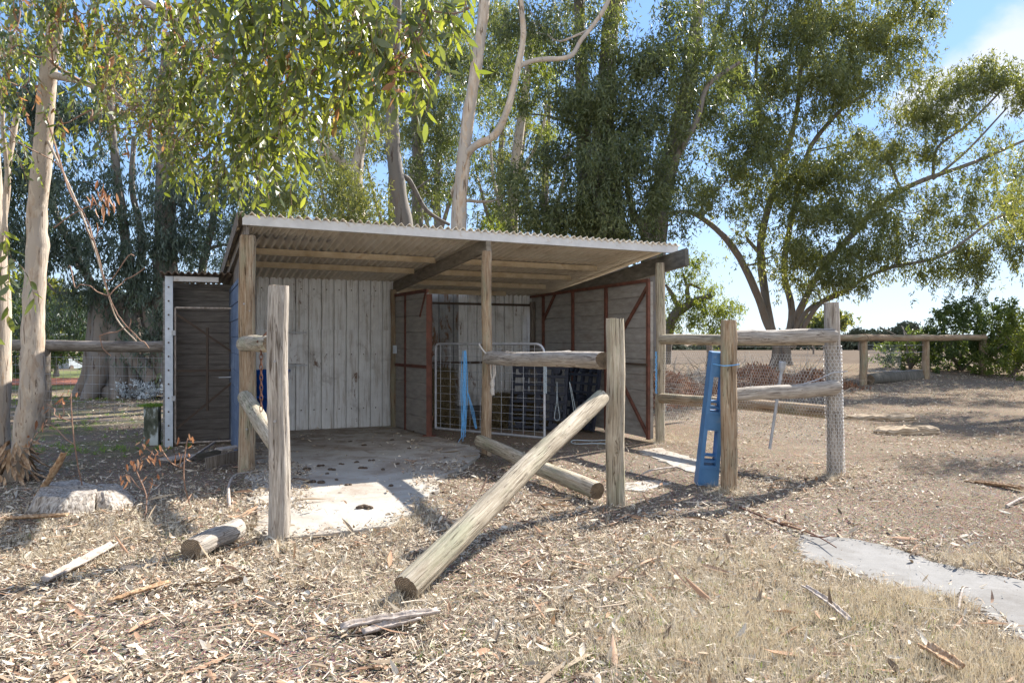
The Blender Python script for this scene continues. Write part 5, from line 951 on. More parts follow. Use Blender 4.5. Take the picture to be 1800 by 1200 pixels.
# ---------------------------------------------------------------- the near gum with its hanging foliage
ng = thing('gum_tree', 'near cream-barked gum with two trunks at the left edge, its leafy boughs hanging overhead', 'tree', (-5.3, 7.9, 0))
mb = MB(); nl = []
nl.append(limb_tube(mb, LP([(14, 868, 7.9, 22.7), (24, 835, 7.9, 15.9), (33, 808, 7.9, 14), (44, 750, 7.9, 17.4), (57, 690, 7.9, 20.1), (57, 640, 7.9, 18.9), (58, 590, 7.9, 17.8), (60, 520, 7.9, 17), (66, 430, 7.9, 17), (65, 380, 7.9, 15.9), (74, 280, 7.8, 15.1), (84, 140, 7.7, 13.6), (98, 40, 7.5, 12.1), (112, -60, 7.2, 10.6), (150, -200, 6.8, 8.32)]), 28, .015))
nl.append(limb_tube(mb, LP([(-14, 862, 8.1, 36), (-8, 800, 8.1, 23), (-6, 700, 8.1, 21), (-2, 560, 8.1, 19), (-8, 430, 8.1, 17), (-20, 250, 8, 16), (-30, 100, 7.8, 14), (-20, -80, 7.4, 11)]), 20, .015))
for pts in ([(-5, 470, 8, 4), (14, 330, 7.8, 4), (4, 200, 7.6, 3.5), (20, 60, 7.4, 3)], [(30, 200, 7.9, 5), (10, 330, 7.8, 4), (12, 420, 7.8, 3)],
            [(112, -60, 7.2, 11), (220, -120, 6.4, 10), (360, -140, 5.4, 9), (520, -120, 4.8, 8), (680, -80, 4.4, 6)],
            [(104, 0, 7.4, 8), (200, -20, 6.9, 7), (300, 30, 6.3, 6), (400, 90, 5.8, 4), (440, 150, 5.6, 3)],
            [(86, 130, 7.7, 7), (160, 150, 7.1, 5), (250, 200, 6.7, 4), (330, 260, 6.3, 3)],
            [(80, 240, 7.8, 2.4), (130, 345, 7.2, 1.8), (160, 420, 7.0, 1.6), (185, 500, 6.9, 1.3), (205, 560, 6.9, 1.1), (240, 600, 6.9, .7)]): nl.append(limb_tube(mb, LP(pts), 8, .1))
for k in range(26):   # peeling bark at the foot
    a = rng.uniform(0, 6.28); z = rng.uniform(.02, .5); r = .25 - .12 * min(z / .25, 1) + .04; p = np.array((-5.33 + math.cos(a) * r, 7.9 + math.sin(a) * r, z))
for pt in ((94, 605, 1), (70, 690, 1)): pass
mb.build('trunk', MT['gum_near'], ng, smooth=True)
mb = MB(); n = 90; a = rng.uniform(0, 6.28, n); z = rng.uniform(0, .45, n); which = rng.random(n) < 2
cx_ = np.where(which, -5.36, -5.68) + z * .1; rr_ = .13 + .09 * np.clip(1 - z / .3, 0, 1)
P = np.column_stack([cx_ + np.cos(a) * rr_, 7.9 + np.sin(a) * rr_, z]); D = np.column_stack([np.cos(a) * .5, np.sin(a) * .5, -np.ones(n)]) + vnoise(n, .25)
leaves(mb, P, D, np.column_stack([np.cos(a), np.sin(a), 0 * a]), rng.uniform(.1, .3, n), rng.uniform(.03, .07, n), .25 + 0 * a, .2 + 0 * a, rng.random(n)); mb.build('peeling_bark', MT['bark_strip'], ng)
br = MB(); PP = []; DD = []; RR = []; LL = []; main = list(nl); rg = np.random.default_rng(5)
NC = [(50, 15, 6.6, 60, 35, .7), (120, 60, 6.5, 45, 45, .6), (20, 110, 6.8, 40, 50, .6), (30, 50, 7.6, 60, 60, .6), (165, 100, 6.9, 70, 60, .8), (250, 50, 6.4, 90, 70, .9), (350, 40, 5.9, 90, 70, 1), (230, 170, 6.6, 80, 45, .8), (300, 215, 6.3, 70, 45, .9), (360, 160, 6, 90, 60, 1.1), (400, 250, 5.9, 75, 50, 1.1), (430, 300, 5.9, 40, 30, .8), (450, 180, 5.4, 90, 70, 1.2), (480, 90, 5.0, 90, 70, 1.1),
      (520, 225, 5.1, 50, 50, 1), (560, 150, 4.8, 60, 60, 1), (560, 50, 4.6, 90, 50, 1.1), (620, 120, 4.6, 50, 50, .9), (660, 60, 4.4, 70, 40, 1), (690, 105, 4.4, 40, 35, .8), (735, 100, 4.3, 30, 40, .6), (762, 170, 4.3, 12, 14, .7), (750, 30, 4.3, 50, 25, .8), (825, 25, 4.5, 20, 22, .7), (440, 20, 5, 100, 50, 1),
      (0, 130, 7, 40, 60, .6), (15, 500, 4.6, 12, 25, 1.2), (5, 440, 4.6, 14, 18, .8), (15, 250, 7, 40, 50, .4), (560, -50, 4.6, 150, 50, .7), (360, -60, 5.4, 150, 50, .7), (130, 230, 6.8, 40, 40, .3), (330, 290, 6.1, 60, 35, .8), (400, 310, 5.9, 55, 30, .8), (480, 265, 5.3, 55, 45, .9), (250, 235, 6.5, 60, 35, .7), (615, 180, 4.8, 35, 35, .7), (700, 140, 4.4, 35, 30, .7), (30, 170, 7.4, 40, 40, .4), (340, 120, 5.6, 90, 60, .8), (170, 20, 6.6, 80, 40, .8)]
for (cx, cy, Y, rx, ry, dn) in NC:
    c = W(cx, cy, Y); ax = rx * Y / F; az = ry * Y / F; ay = min(.45, ax); c2 = c + (0, 0, az * .5)
    if cy > 400: lim2 = [np.array([(*W(-8, 420, 5.2), .006), (*W(-2, 440, 4.8), .005)])]
    else: lim2 = main; grow(br, main, c2, .008, rg, n=6, rmax=.025)
    ns = max(3, int(dn * 330 * ax * (az + .15)))
    if cy < 400: lim2 = [main[-1]]
    for k in range(ns):
        u_ = unit(rg.normal(0, 1, 3)) * rg.random() ** .4; s = c + u_ * (ax, ay, az) + (0, 0, .12)
        if k % 5 == 0 and cy < 400: grow(br, lim2, s, .003, rg, n=4, bend=.1, rmax=.009)
        az_ = rg.uniform(0, 6.28); out = np.array((math.cos(az_), math.sin(az_), 0)) * rg.uniform(.3, .9); Ls = rg.uniform(.22, .45); K = int(rg.integers(7, 13))
        tt = np.linspace(.08, 1, K)[:, None]; path = s + out * Ls * tt * (1 - .4 * tt) + np.array((0, 0, -1.)) * Ls * tt ** 1.5 * .85
        br.tube(path[::3] if K > 6 else path, .0018, 3, False)
        side = np.cross(out, (0, 0, 1)); sgn = np.where(np.arange(K) % 2, 1, -1)[:, None]
        D = side * sgn * .6 + out * .3 + (0, 0, -.75) + rg.normal(0, .38, (K, 3)); PP.append(path); DD.append(D); base_r = rg.uniform(.1, .75)
        dead = rg.random() < .04; RR.append(np.full(K, .97) + rg.normal(0, .02, K) if dead else np.clip(base_r + rg.normal(0, .14, K), 0, .91)); LL.append(rg.uniform(.05, .11, K) * (1.18 if Y < 5.6 else .95))
P = np.concatenate(PP); n = len(P); Lf_ = np.concatenate(LL)
cr = br; leaves(cr, P, np.concatenate(DD), rg.normal(0, 1, (n, 3)), Lf_, Lf_ * rg.uniform(.24, .40, n), rg.normal(0, .14, n), rg.uniform(0, .12, n), np.clip(np.concatenate(RR), 0, 1), mi=1)
n = 9000; kk = rg.integers(0, 260, n); cc = np.column_stack([rg.uniform(180, 470, 260), rg.normal(150, 60, 260), rg.uniform(5.4, 6.8, 260)]); cc = np.array([W(*q) for q in cc]); Pn = cc[kk] + rg.normal(0, .035, (n, 3)); diamonds(cr, Pn, rg.normal(0, 1, (n, 3)), rg.normal(0, 1, (n, 3)), rg.uniform(.008, .016, n), rg.uniform(.006, .01, n), np.zeros(n), mi=0)
cr.build('crown', [MT['twig_red'], MT['leaf_near']], ng, smooth=True, rndattr=True)
# dry hanging twigs under the bough and gum nuts
mb = MB(); rg = np.random.default_rng(9); lim = [limb_tube(mb, LP([(75, 180, 7.8, 2), (120, 330, 7.0, 1.6), (150, 380, 6.9, 1.5), (170, 440, 6.8, 1.3), (192, 520, 6.8, 1.1), (212, 560, 6.8, .8), (238, 588, 6.8, .5)]), 6, .2), limb_tube(mb, LP([(95, 400, 7.4, 1.4), (130, 375, 7.2, 1.2), (165, 360, 7, .9), (175, 365, 7, .6)]), 5, .2)]
for q in ((140, 500), (236, 450), (222, 490), (175, 590), (195, 625), (262, 612), (230, 560), (150, 395), (255, 470), (120, 470), (180, 400)): grow(mb, lim, W(q[0], q[1], 6.8 + rg.normal(0, .15)), .002, rg, n=4, rmax=.005, bend=.08)
mb.build('dead_bough', MT['twig_red'], ng)
mb = MB(); n = 26; P = W(180, 352, 7) + rg.normal(0, 1, (n, 3)) * (.07, .06, .08); leaves(mb, P, rg.normal(0, .3, (n, 3)) + (0, 0, -1), vnoise(n, 1), rng.uniform(.08, .14, n), rng.uniform(.02, .035, n), rng.normal(0, .3, n), .2 + 0 * P[:, 0], rng.random(n)); mb.build('dead_leaves', MT['leaf_orange'], ng, rndattr=True)
# ---------------------------------------------------------------- logs, stones, bark
st = thing('split_stump', 'two weathered silver blocks of split stump beside the near gum trunk', 'stump', G(140, 905))
def block(pts_b, pts_t, z, name):
    """rough block from a ground outline and a top outline"""
    mb = MB(); rows = 7; n = 64; rg = np.random.default_rng(len(pts_b) + int(z * 100))
    def rs(P): P = np.array([tuple(p) for p in P], float); P = np.vstack([P, P[:1]]); s = np.r_[0, np.cumsum(np.linalg.norm(np.diff(P, axis=0), axis=1))]; t = np.linspace(0, s[-1], n + 1)[:-1]; return np.column_stack([np.interp(t, s, P[:, 0]), np.interp(t, s, P[:, 1])])
    b = rs(pts_b); t_ = rs(pts_t); V = []; g = .006 * np.sin(np.arange(n) * 1.7) + rg.normal(0, .003, n)
    for r in range(rows):
        k = r / (rows - 1); P = b + (t_ - b) * k ** 1.6; c = P.mean(0); P = P + unit(P - c) * (g[:, None] + rg.normal(0, .004, (n, 1))); V.append(np.column_stack([P, np.full(n, -.03 + (z + .03) * k) + (rg.normal(0, .002, n) if r == rows - 1 else 0)]))
    c = V[-1].mean(0); V.append(c + (V[-1] - c) * .55 + rg.normal(0, .004, (n, 3))); V.append(c[None]); V = np.concatenate(V)
    Q = [(r * n + k, r * n + (k + 1) % n, (r + 1) * n + (k + 1) % n, (r + 1) * n + k) for r in range(rows) for k in range(n)]
    T = [(rows * n + k, rows * n + (k + 1) % n, (rows + 1) * n) for k in range(n)]; mb.add2(V, np.array(T), np.array(Q), np.zeros(len(T)), np.zeros(len(Q))); return mb.build(name, MT['stump'], st)
def gxy(*p): return [tuple(G(*q)[:2]) for q in p]
block(gxy((45, 903), (100, 912), (166, 902), (176, 880), (120, 868), (60, 878)), [(a * .99, b + .05) for a, b in gxy((52, 905), (100, 908), (152, 900), (160, 885), (120, 872), (60, 880))], .155, 'large_block')
block(gxy((168, 898), (200, 900), (245, 884), (228, 868), (180, 874)), gxy((166, 893), (185, 892), (208, 884), (205, 874), (172, 876)), .14, 'small_block')
def stone(px, py, w, d, h, seed, label):
    rg = np.random.default_rng(seed); p = G(px, py); mb = MB(); n = 40; rows = ((1.0, 0), (1.08, .3), (1.0, .55), (1.06, .62), (.96, .9), (.8, 1.0), (.4, 1.03)); V = []; th = np.arange(n) * 2 * np.pi / n; o = 1 + .12 * np.sin(2 * th + rg.uniform(0, 6)) + .1 * np.sin(3 * th + rg.uniform(0, 6)) + .05 * np.sin(7 * th + rg.uniform(0, 6)) + rg.normal(0, .02, n)
    for s_, z in rows: V.append(np.column_stack([p[0] + w / 2 * s_ * o * np.cos(th), p[1] + d / 2 * s_ * o * np.sin(th), np.full(n, z * h - .02) + rg.normal(0, .008, n) + .02 * np.cos(th)]))
    V.append(np.array([[p[0], p[1], h]])); V = np.concatenate(V); R_ = len(rows)
    mb.add2(V, np.array([((R_ - 1) * n + k, (R_ - 1) * n + (k + 1) % n, R_ * n) for k in range(n)]), np.array([(r * n + k, r * n + (k + 1) % n, (r + 1) * n + (k + 1) % n, (r + 1) * n + k) for r in range(R_ - 1) for k in range(n)]), np.zeros(n), np.zeros((R_ - 1) * n))
    tag(mb.build('flat_stone', MT['stone'], origin=(p[0], p[1], 0)), label, 'stone')
stone(1552, 737, 1.15, .55, .12, 1, 'flat grey-topped stone lying farther back of the two on the bare dirt')
stone(1588, 762, .88, .5, .13, 2, 'flat orange sandstone slab nearer of the two on the bare dirt')
tag(log('rotten_log', (10.6, 22.0, .34), (12.9, 23.3, .42), .2, .17, MT['dark_beam'], seed=77, irr=.1, n=16), 'dark rotten log lying on the ground behind the far fence netting', 'log')
def bark(name, p0, p1, w, label, seed=0, mat='bark_strip', curl=.4):
    rg = np.random.default_rng(seed); p0 = np.array(p0, float); p1 = np.array(p1, float); m = 16; t = np.linspace(0, 1, m); d = unit(p1 - p0); s = unit(np.cross(d, (0, 0, 1))); u_ = np.cross(s, d); L = np.linalg.norm(p1 - p0); V = []
    wv = w * (1 - .6 * np.abs(t - .45) ** 1.5) * (1 + rg.normal(0, .08, m)); bow = s[None] * (.04 * L * np.sin(t * 3 + seed))[:, None]
    for i in range(m):
        c = p0 + (p1 - p0) * t[i] + bow[i]
        for k in range(7): a = (k - 3) / 3; V.append(c + s * wv[i] * .5 * math.sin(a * 1.4) / 1 + u_ * (wv[i] * curl * (1 - math.cos(a * 1.4)) + rg.normal(0, .002)))
    mb = MB(); mb.add(V, [(i * 7 + k, i * 7 + k + 1, (i + 1) * 7 + k + 1, (i + 1) * 7 + k) for i in range(m - 1) for k in range(6)])
    o = mb.build(name, MT[mat], smooth=True, origin=p0); so = o.modifiers.new('thick', 'SOLIDIFY'); so.thickness = .008; tag(o, label, 'bark'); return o
bark('bark_strip', W(68, 872, 6.9), W(113, 796, 6.75), .075, 'brown bark strip standing propped against the stump by the near gum', 3)
bark('bark_strip', (*G(600, 1116)[:2], .03), (*G(770, 1090)[:2], .05), .07, 'long pale bark strip lying left on the leaves below the log end', 4, 'grey_bark')
bark('bark_strip', (*G(640, 1120)[:2], .02), (*G(735, 1098)[:2], .04), .06, 'shorter pale bark strip tucked under the long one below the log end', 5, 'grey_bark')
bark('bark_strip', (*G(10, 918)[:2], .03), (*G(120, 917)[:2], .06), .06, 'pale bark strip lying in front of the silver stump blocks', 6)
bark('bark_strip', (*G(75, 1025)[:2], .02), (*G(205, 968)[:2], .05), .08, 'grey bark strip in the shadow left of the short log', 7, 'grey_bark')
bark('bark_strip', (*G(185, 1062)[:2], .02), (*G(300, 1035)[:2], .04), .04, 'thin brown bark strip on the leaves below the short log', 8)
bark('bark_strip', (*G(1700, 850)[:2], .02), (*G(1795, 868)[:2], .05), .09, 'brown bark strip on bare dirt at the right edge', 9)
bark('bark_strip', (*G(1410, 1044)[:2], .05), (*G(1495, 1098)[:2], .03), .035, 'thin grey stick of bark pointing down from the concrete path', 10, 'grey_bark')
bark('bark_strip', (*G(1620, 1150)[:2], .04), (*G(1690, 1185)[:2], .03), .07, 'smooth tan bark curl in the dry grass at the lower right', 11)
bark('bark_strip', (*G(1340, 905)[:2], .02), (*G(1425, 938)[:2], .02), .02, 'dark curved bark sliver above the left tip of the concrete path', 12)
def plank(p0, p1, w, h, label, mat='old_timber'):
    mb = MB(); mb.beam(p0, p1, w, h); o = mb.build('scrap_plank', MT[mat], origin=p0); tag(o, label, 'plank')
plank((*G(362, 826)[:2], .08), (*G(418, 818)[:2], .12), .03, .13, 'weathered plank on edge nearest the shed corner post')
plank((*G(290, 815)[:2], .05), (*G(338, 806)[:2], .05), .22, .02, 'flat pale board lying in front of the lean-to door', 'grey_bark')
plank((*G(385, 812)[:2], .16), (*G(420, 808)[:2], .17), .2, .02, 'short pale board resting on top of the edge plank', 'grey_bark')
plank((*G(318, 825)[:2], .05), (*G(378, 792)[:2], .12), .02, .03, 'thin stick lying across the scrap boards by the lean-to', 'grey_bark')
plank((*G(345, 812)[:2], .06), (*G(388, 806)[:2], .08), .025, .09, 'dark brown plank between the two pale boards', 'dark_beam')
def stick(pts, r, label, mat='grey_bark', name='dead_stick'):
    mb = MB(); X = smooth_path(pts, 4); mb.tube(X, np.linspace(r, r * .4, len(X)), 6, jit=.08); tag(mb.build(name, MT[mat], smooth=True, origin=pts[0]), label, 'stick')
stick([(*G(404, 893)[:2], .0), (*G(402, 868)[:2], .07), (*G(415, 842)[:2], .05), (*G(455, 833)[:2], .03)], .018, 'bent pale stick lying between the corner post and the short log')
stick([(*G(1300, 895)[:2], .02), (*G(1370, 925)[:2], .03), (*G(1430, 948)[:2], .04), (*G(1470, 974)[:2], .05)], .009, 'thin dark branch reaching across the tip of the concrete path', 'rust')
stick([(*G(1425, 950)[:2], .04), (*G(1450, 955)[:2], .05), (*G(1480, 943)[:2], .05)], .007, 'short dark twig crossing the thin branch on the path tip', 'rust')
stick([(*G(1685, 1075)[:2], .02), (*G(1692, 1050)[:2], .05), (*G(1702, 1046)[:2], .05)], .008, 'small hooked twig on the lower edge of the concrete path')
stick([(*G(1190, 823)[:2], .02), (*G(1148, 833)[:2], .05), (*G(1128, 838)[:2], .03)], .014, 'pale curled stick on the dirt between the two side slabs')
stick([(*G(1770, 895)[:2], .03), (*G(1795, 885)[:2], .05), (*G(1815, 878)[:2], .05)], .016, 'pale dead stick at the right edge of the dirt')
def deadplant(base, tips, label, seed):
    rg = np.random.default_rng(seed); t = thing('dead_shoot', label, 'dead twig', base); mb = MB(); b = np.array(base, float); lim = [limb_tube(mb, [(*b, .006), (*(b + (np.array(tips[0]) - b) * .5 + rg.normal(0, .03, 3)), .005), (*tips[0], .0025)], 5, .3)]
    for q in tips[1:]: grow(mb, lim, np.array(q), .0018, rg, n=4, rmax=.004, bend=.1)
    mb.build('stem', MT['twig_red'], t); mb = MB(); n = 9 * len(tips); P = np.concatenate([np.array(q) + rg.normal(0, .035, (9, 3)) for q in tips]); leaves(mb, P[::2], rg.normal(0, .4, (len(P[::2]), 3)) + (0, 0, -1), vnoise(len(P[::2]), 1), rg.uniform(.03, .10, len(P[::2])), rg.uniform(.012, .03, len(P[::2])), rg.normal(0, .4, len(P[::2])), .2 + np.zeros(len(P[::2])), rg.random(len(P[::2]))); mb.build('dried_leaves', MT['leaf_orange'], t, rndattr=True)
deadplant(G(150, 880), [W(125, 690, 6.8), W(82, 710, 6.9), W(108, 708, 6.8), W(80, 745, 6.9), W(60, 770, 6.8)], 'tall reddish dead shoot rising left above the stump blocks', 61)
deadplant(G(335, 892), [W(330, 770, 6.6), W(285, 790, 6.5), W(270, 800, 6.5), W(322, 800, 6.5), W(250, 780, 6.6)], 'dead shoot with curled hanging leaves in front of the lean-to scrap', 62)
deadplant(G(255, 910), [W(235, 815, 6.4), W(265, 840, 6.3), W(255, 800, 6.4), W(215, 838, 6.5)], 'short brown dead shoot with tiny seed heads right of the stump', 63)
# dung on the slab
dsp = [(642, 896, .1), (685, 857, .07), (612, 855, .06), (640, 826, .08), (562, 822, .07), (585, 828, .08), (600, 818, .06), (540, 828, .1), (530, 835, .08), (575, 835, .06), (700, 818, .06), (670, 828, .06), (625, 815, .07), (655, 812, .06), (548, 850, .1), (565, 851, .09), (590, 846, .05), (520, 845, .06), (600, 790, .06), (640, 785, .07), (660, 780, .08), (615, 778, .06), (685, 907, .05), (760, 870, .05), (570, 800, .07), (690, 775, .06), (545, 808, .06), (505, 815, .08), (630, 800, .05), (720, 790, .05)]
dsp = [q for i, q in enumerate(dsp) if q[1] > 812 or i % 2]
for k, (px, py, s) in enumerate(dsp):
    p = G(px, py); mb = MB(); rg = np.random.default_rng(k)
    s = s * .72
    for q in range(int(rg.integers(2, 5))):
        c = p + rg.normal(0, .3 * s, 3) * (1, 1, 0); n = 9; th = np.arange(n) * 2 * np.pi / n; V = []
        for (rr, z) in ((.8, 0), (1, .3), (.8, .65), (.4, .85)): V.append(np.column_stack([c[0] + rr * s * .5 * np.cos(th) * rg.uniform(.8, 1.2, n), c[1] + rr * s * .5 * np.sin(th) * rg.uniform(.8, 1.2, n), np.full(n, .015 + z * s * .5)]))
        V.append([[c[0], c[1], .015 + s * .45]]); V = np.concatenate(V); mb.add2(V, np.array([(27 + a, 27 + (a + 1) % n, 36) for a in range(n)]), np.array([(r * n + a, r * n + (a + 1) % n, (r + 1) * n + (a + 1) % n, (r + 1) * n + a) for r in range(3) for a in range(n)]), np.zeros(n), np.zeros(27))
    o = mb.build('dung_lump', MT['dung'], smooth=True, origin=p); tag(o, {0: 'largest dark dung lump on the sunlit front part of the slab', 1: 'dark dung lump at the shadow edge on the slab'}.get(k, 'small dark dried dung lump on the concrete slab'), 'dung', 'dung lumps on the slab')
# ---------------------------------------------------------------- litter
def inpoly(x, y, poly):
    P = np.array(poly); r = np.zeros(len(x), bool); j = len(P) - 1
    for i in range(len(P)):
        c = ((P[i, 1] > y) != (P[j, 1] > y)) & (x < (P[j, 0] - P[i, 0]) * (y - P[i, 1]) / (P[j, 1] - P[i, 1] + 1e-12) + P[i, 0]); r ^= c; j = i
    return r
_f = rng.uniform(0, 6.28, (8, 3))
def patchy(x, y, s=1.0):
    v = 0
    for i in range(8): k = s * (.8 + .45 * i); v = v + np.sin(x * k * math.cos(_f[i, 0]) * 1.3 + y * k * math.sin(_f[i, 0]) * 1.3 + _f[i, 1]) / (1 + .25 * i)
    return v / 3
pathpoly = gxy(*(up + lo)); sideA = gxy((1120, 792), (1160, 786), (1245, 812), (1240, 832), (1205, 826))
def screen_px(x, y): return 900 + x / y * F, 600 + H * F / y
def edist(x, y, poly):
    P = np.array(poly); dm = np.full(len(x), 9.)
    for i in range(len(P)):
        a = P[i]; b = P[(i + 1) % len(P)]; v = b - a; t = np.clip(((x - a[0]) * v[0] + (y - a[1]) * v[1]) / (v @ v), 0, 1); dm = np.minimum(dm, np.hypot(x - a[0] - t * v[0], y - a[1] - t * v[1]))
    return dm
def density(x, y):
    """how thickly leaves lie: heavy in the foreground, thin on the bare dirt, none on clean concrete"""
    px, py = screen_px(x, y); d = .55 + .45 * patchy(x, y, 1.1) + .3 * patchy(x + 7, y, 4.2)
    fore = sstep(860, 960, py + .06 * (900 - px)); d = d * (.25 + .9 * fore) + .25 * fore
    # gravelly bare spots
    for (a, b, ra, rb_) in ((1010, 960, 190, 50), (230, 1110, 300, 60), (560, 1170, 180, 50), (850, 990, 150, 40), (1650, 900, 300, 60), (1560, 780, 260, 60), (1550, 1090, 110, 25), (1640, 1120, 90, 30)):
        d = d * (1 - .72 * np.exp(-((px - a) / ra) ** 2 - ((py - b) / rb_) ** 2))
    for (a, b, ra, rb_, s) in ((250, 940, 330, 70, .5), (930, 860, 160, 50, .35), (1150, 960, 250, 70, .6), (1420, 850, 130, 25, .8), (1500, 1130, 300, 70, .5), (760, 800, 60, 25, .3)): d = d + s * np.exp(-((px - a) / ra) ** 2 - ((py - b) / rb_) ** 2)
    sl = inpoly(x, y, slab_poly); ed = 0.9 * np.exp(-(np.maximum(px - 560, 0) * 0 + edist(x, y, slab_poly) / .07) ** 1.3) + .7 * sstep(690, 760, px) * (y > 7.6) * (patchy(x, y, 2.2) > -.1) + .8 * sstep(560, 520, px) * (py > 800) * (py < 905) * (patchy(x, y, 3) > -.2)
    d = np.where(sl, .015 + ed + .1 * (y > 9.3) * (patchy(x, y, 2.5) > .15), d)
    d = np.where(inpoly(x, y, pathpoly), .01 + .4 * np.exp(-(edist(x, y, pathpoly) / .04) ** 1.3), d); d = np.where(inpoly(x, y, sideA), .08, d)
    d = np.where((x < -4.3) & (y > 9), d * .5, d)
    return np.clip(d, 0, 1.3)
def scatter(n, ymin, ymax, xm=1.12, pw=1.0, f=None):
    y = ymin + (ymax - ymin) * rng.random(n) ** pw; hw = y * .70 * xm + .6; x = rng.uniform(-1, 1, n) * hw; keep = rng.random(n) < (f or density)(x, y); return x[keep], y[keep]
def zlift(x, y): sl = inpoly(x, y, slab_poly) | inpoly(x, y, pathpoly); return np.where(sl, .022, gh(x, y))
LT = MB()
x, y = scatter(190000, 2.3, 9, pw=1.15); n = len(x)
P = np.column_stack([x, y, zlift(x, y) + rng.random(n) ** 2 * .045]); D = np.column_stack([rng.normal(0, 1, n), rng.normal(0, 1, n), rng.normal(0, .17, n)]); N = vnoise(n, .32) + (0, 0, 1)
L = np.clip(rng.lognormal(math.log(.028), .5, n), .01, .10); leaves(LT, P, D, N, L, L * rng.uniform(.18, .42, n), rng.normal(0, .35, n), rng.normal(.1, .22, n), np.clip(rng.beta(1.15, 1.15, n) + np.where(rng.random(n) < .04, .5, 0), 0, 1))
x, y = scatter(60000, 8.5, 24, f=lambda a, b: np.clip(.35 + .5 * patchy(a, b, .8) + .5 * (b > 17) * (a > 3), 0, 1)); ok = ~((x > -3.2) & (x < 2.2) & (y > 8.4) & (y < 15)) | (rng.random(len(x)) < .25); x = x[ok]; y = y[ok]; n = len(x)
P = np.column_stack([x, y, zlift(x, y) + rng.random(n) * .03]); diamonds(LT, P, np.column_stack([rng.normal(0, 1, n), rng.normal(0, 1, n), rng.normal(0, .3, n)]), vnoise(n, .5) + (0, 0, 1), rng.uniform(.03, .09, n), rng.uniform(.012, .028, n), rng.beta(2, 2, n))
x, y = scatter(1500, 2.4, 10, pw=1.2); n = len(x); P = np.column_stack([x, y, zlift(x, y) + .01 + rng.random(n) * .03]); L = rng.uniform(.1, .32, n)
leaves(LT, P, np.column_stack([rng.normal(0, 1, n), rng.normal(0, 1, n), rng.normal(0, .1, n)]), vnoise(n, .3) + (0, 0, 1), L, rng.uniform(.012, .04, n), rng.normal(0, .12, n), rng.uniform(.1, .5, n) * rng.choice([-1, 1], n), np.where(rng.random(n) < .5, rng.uniform(.05, .4, n), rng.uniform(.95, 1, n)))
tag(LT.build('leaf_litter', MT['litter'], smooth=True, rndattr=True), 'dry pale and brown gum leaves covering the ground', 'leaf litter', kind='stuff')
TW = MB(); x, y = scatter(95000, 2.2, 11, pw=1.2, f=lambda a, b: np.clip(density(a, b) * .8 + np.where(inpoly(a, b, slab_poly) | inpoly(a, b, pathpoly), -.0, .22), 0, 1)); n = len(x)
P = np.column_stack([x, y, zlift(x, y) + .002 + rng.random(n) * .03]); strips(TW, P, np.column_stack([rng.normal(0, 1, n), rng.normal(0, 1, n), rng.normal(0, .14, n)]), np.clip(rng.lognormal(math.log(.05), .6, n), .015, .3), rng.uniform(.0015, .0055, n), rng.random(n), .04)
for k in range(420):
    y_ = rng.uniform(2.6, 9); x_ = rng.uniform(-.8, .8) * y_
    if density(np.array([x_]), np.array([y_]))[0] < .3: continue
    a = rng.uniform(0, 6.28); L_ = rng.uniform(.08, .38); p = np.array((x_, y_, float(gh(x_, y_)) + .02)); d = np.array((math.cos(a), math.sin(a), rng.normal(0, .08))); s = np.array((-d[1], d[0], 0)) * rng.normal(0, .08) * L_
    TW.tube([p, p + d * L_ * .5 + s, p + d * L_], rng.uniform(.0018, .005), 5, rnd=rng.random())
tag(TW.build('twig_litter', MT['twigs'], rndattr=True), 'fine twigs and bark shreds scattered over the dirt', 'twig litter', kind='stuff')
GV = MB(); x, y = scatter(100000, 2.2, 8, pw=1.3, f=lambda a, b: np.where(inpoly(a, b, slab_poly) | inpoly(a, b, pathpoly), .006, .9 - .4 * np.clip(density(a, b), 0, 1))); n = len(x)
r_ = np.clip(rng.lognormal(math.log(.0042), .45, n), .002, .016); O = np.array([(1, 0, 0), (0, 1, 0), (-1, 0, 0), (0, -1, 0), (0, 0, .8)]); c = np.column_stack([x, y, zlift(x, y)])
V = (c[:, None] + O[None] * r_[:, None, None] * rng.uniform(.7, 1.3, (n, 5, 1))).reshape(-1, 3); T = (np.array([(0, 1, 4), (1, 2, 4), (2, 3, 4), (3, 0, 4)])[None] + (np.arange(n) * 5)[:, None, None]).reshape(-1, 3)
GV.add(V, T, 0, np.repeat(rng.random(n), 4)); tag(GV.build('gravel', MT['pebble'], rndattr=True), 'loose reddish gravel in the bare dirt', 'gravel', kind='stuff')
def tufts(spots, per, hgt, mat, name, label, wd=.0022, flat=.6):
    mb = MB(); PP = []; DD = []; LL = []
    for (px, py, rx, ry, cnt) in spots:
        n = int(cnt * per); a = px + rng.normal(0, rx * .5, n); b = np.maximum(py + rng.normal(0, ry * .5, n), 640); Yv = F * H / (b - 600); X = (a - 900) / F * Yv
        # gather the blades into small clumps
        k = max(1, n // 14); ci = rng.integers(0, k, n); X = X[ci] + rng.normal(0, .018, n); Yv = Yv[ci] + rng.normal(0, .018, n)
        PP.append(np.column_stack([X, Yv, gh(X, Yv)])); lean_ = rng.normal(0, 1, (k, 2))[ci] * flat * .5 + rng.normal(0, flat, (n, 2)); DD.append(np.column_stack([lean_, np.ones(n)])); LL.append(hgt * rng.uniform(.35, 1.2, n))
    P = np.concatenate(PP); ok = ~(inpoly(P[:, 0], P[:, 1], pathpoly) | inpoly(P[:, 0], P[:, 1], slab_poly)); P = P[ok]; n = len(P); strips(mb, P, np.concatenate(DD)[ok], np.concatenate(LL)[ok], wd * rng.uniform(.6, 1.5, n), rng.random(n), -.08); tag(mb.build(name, MT[mat], rndattr=True), label, 'grass', kind='stuff')
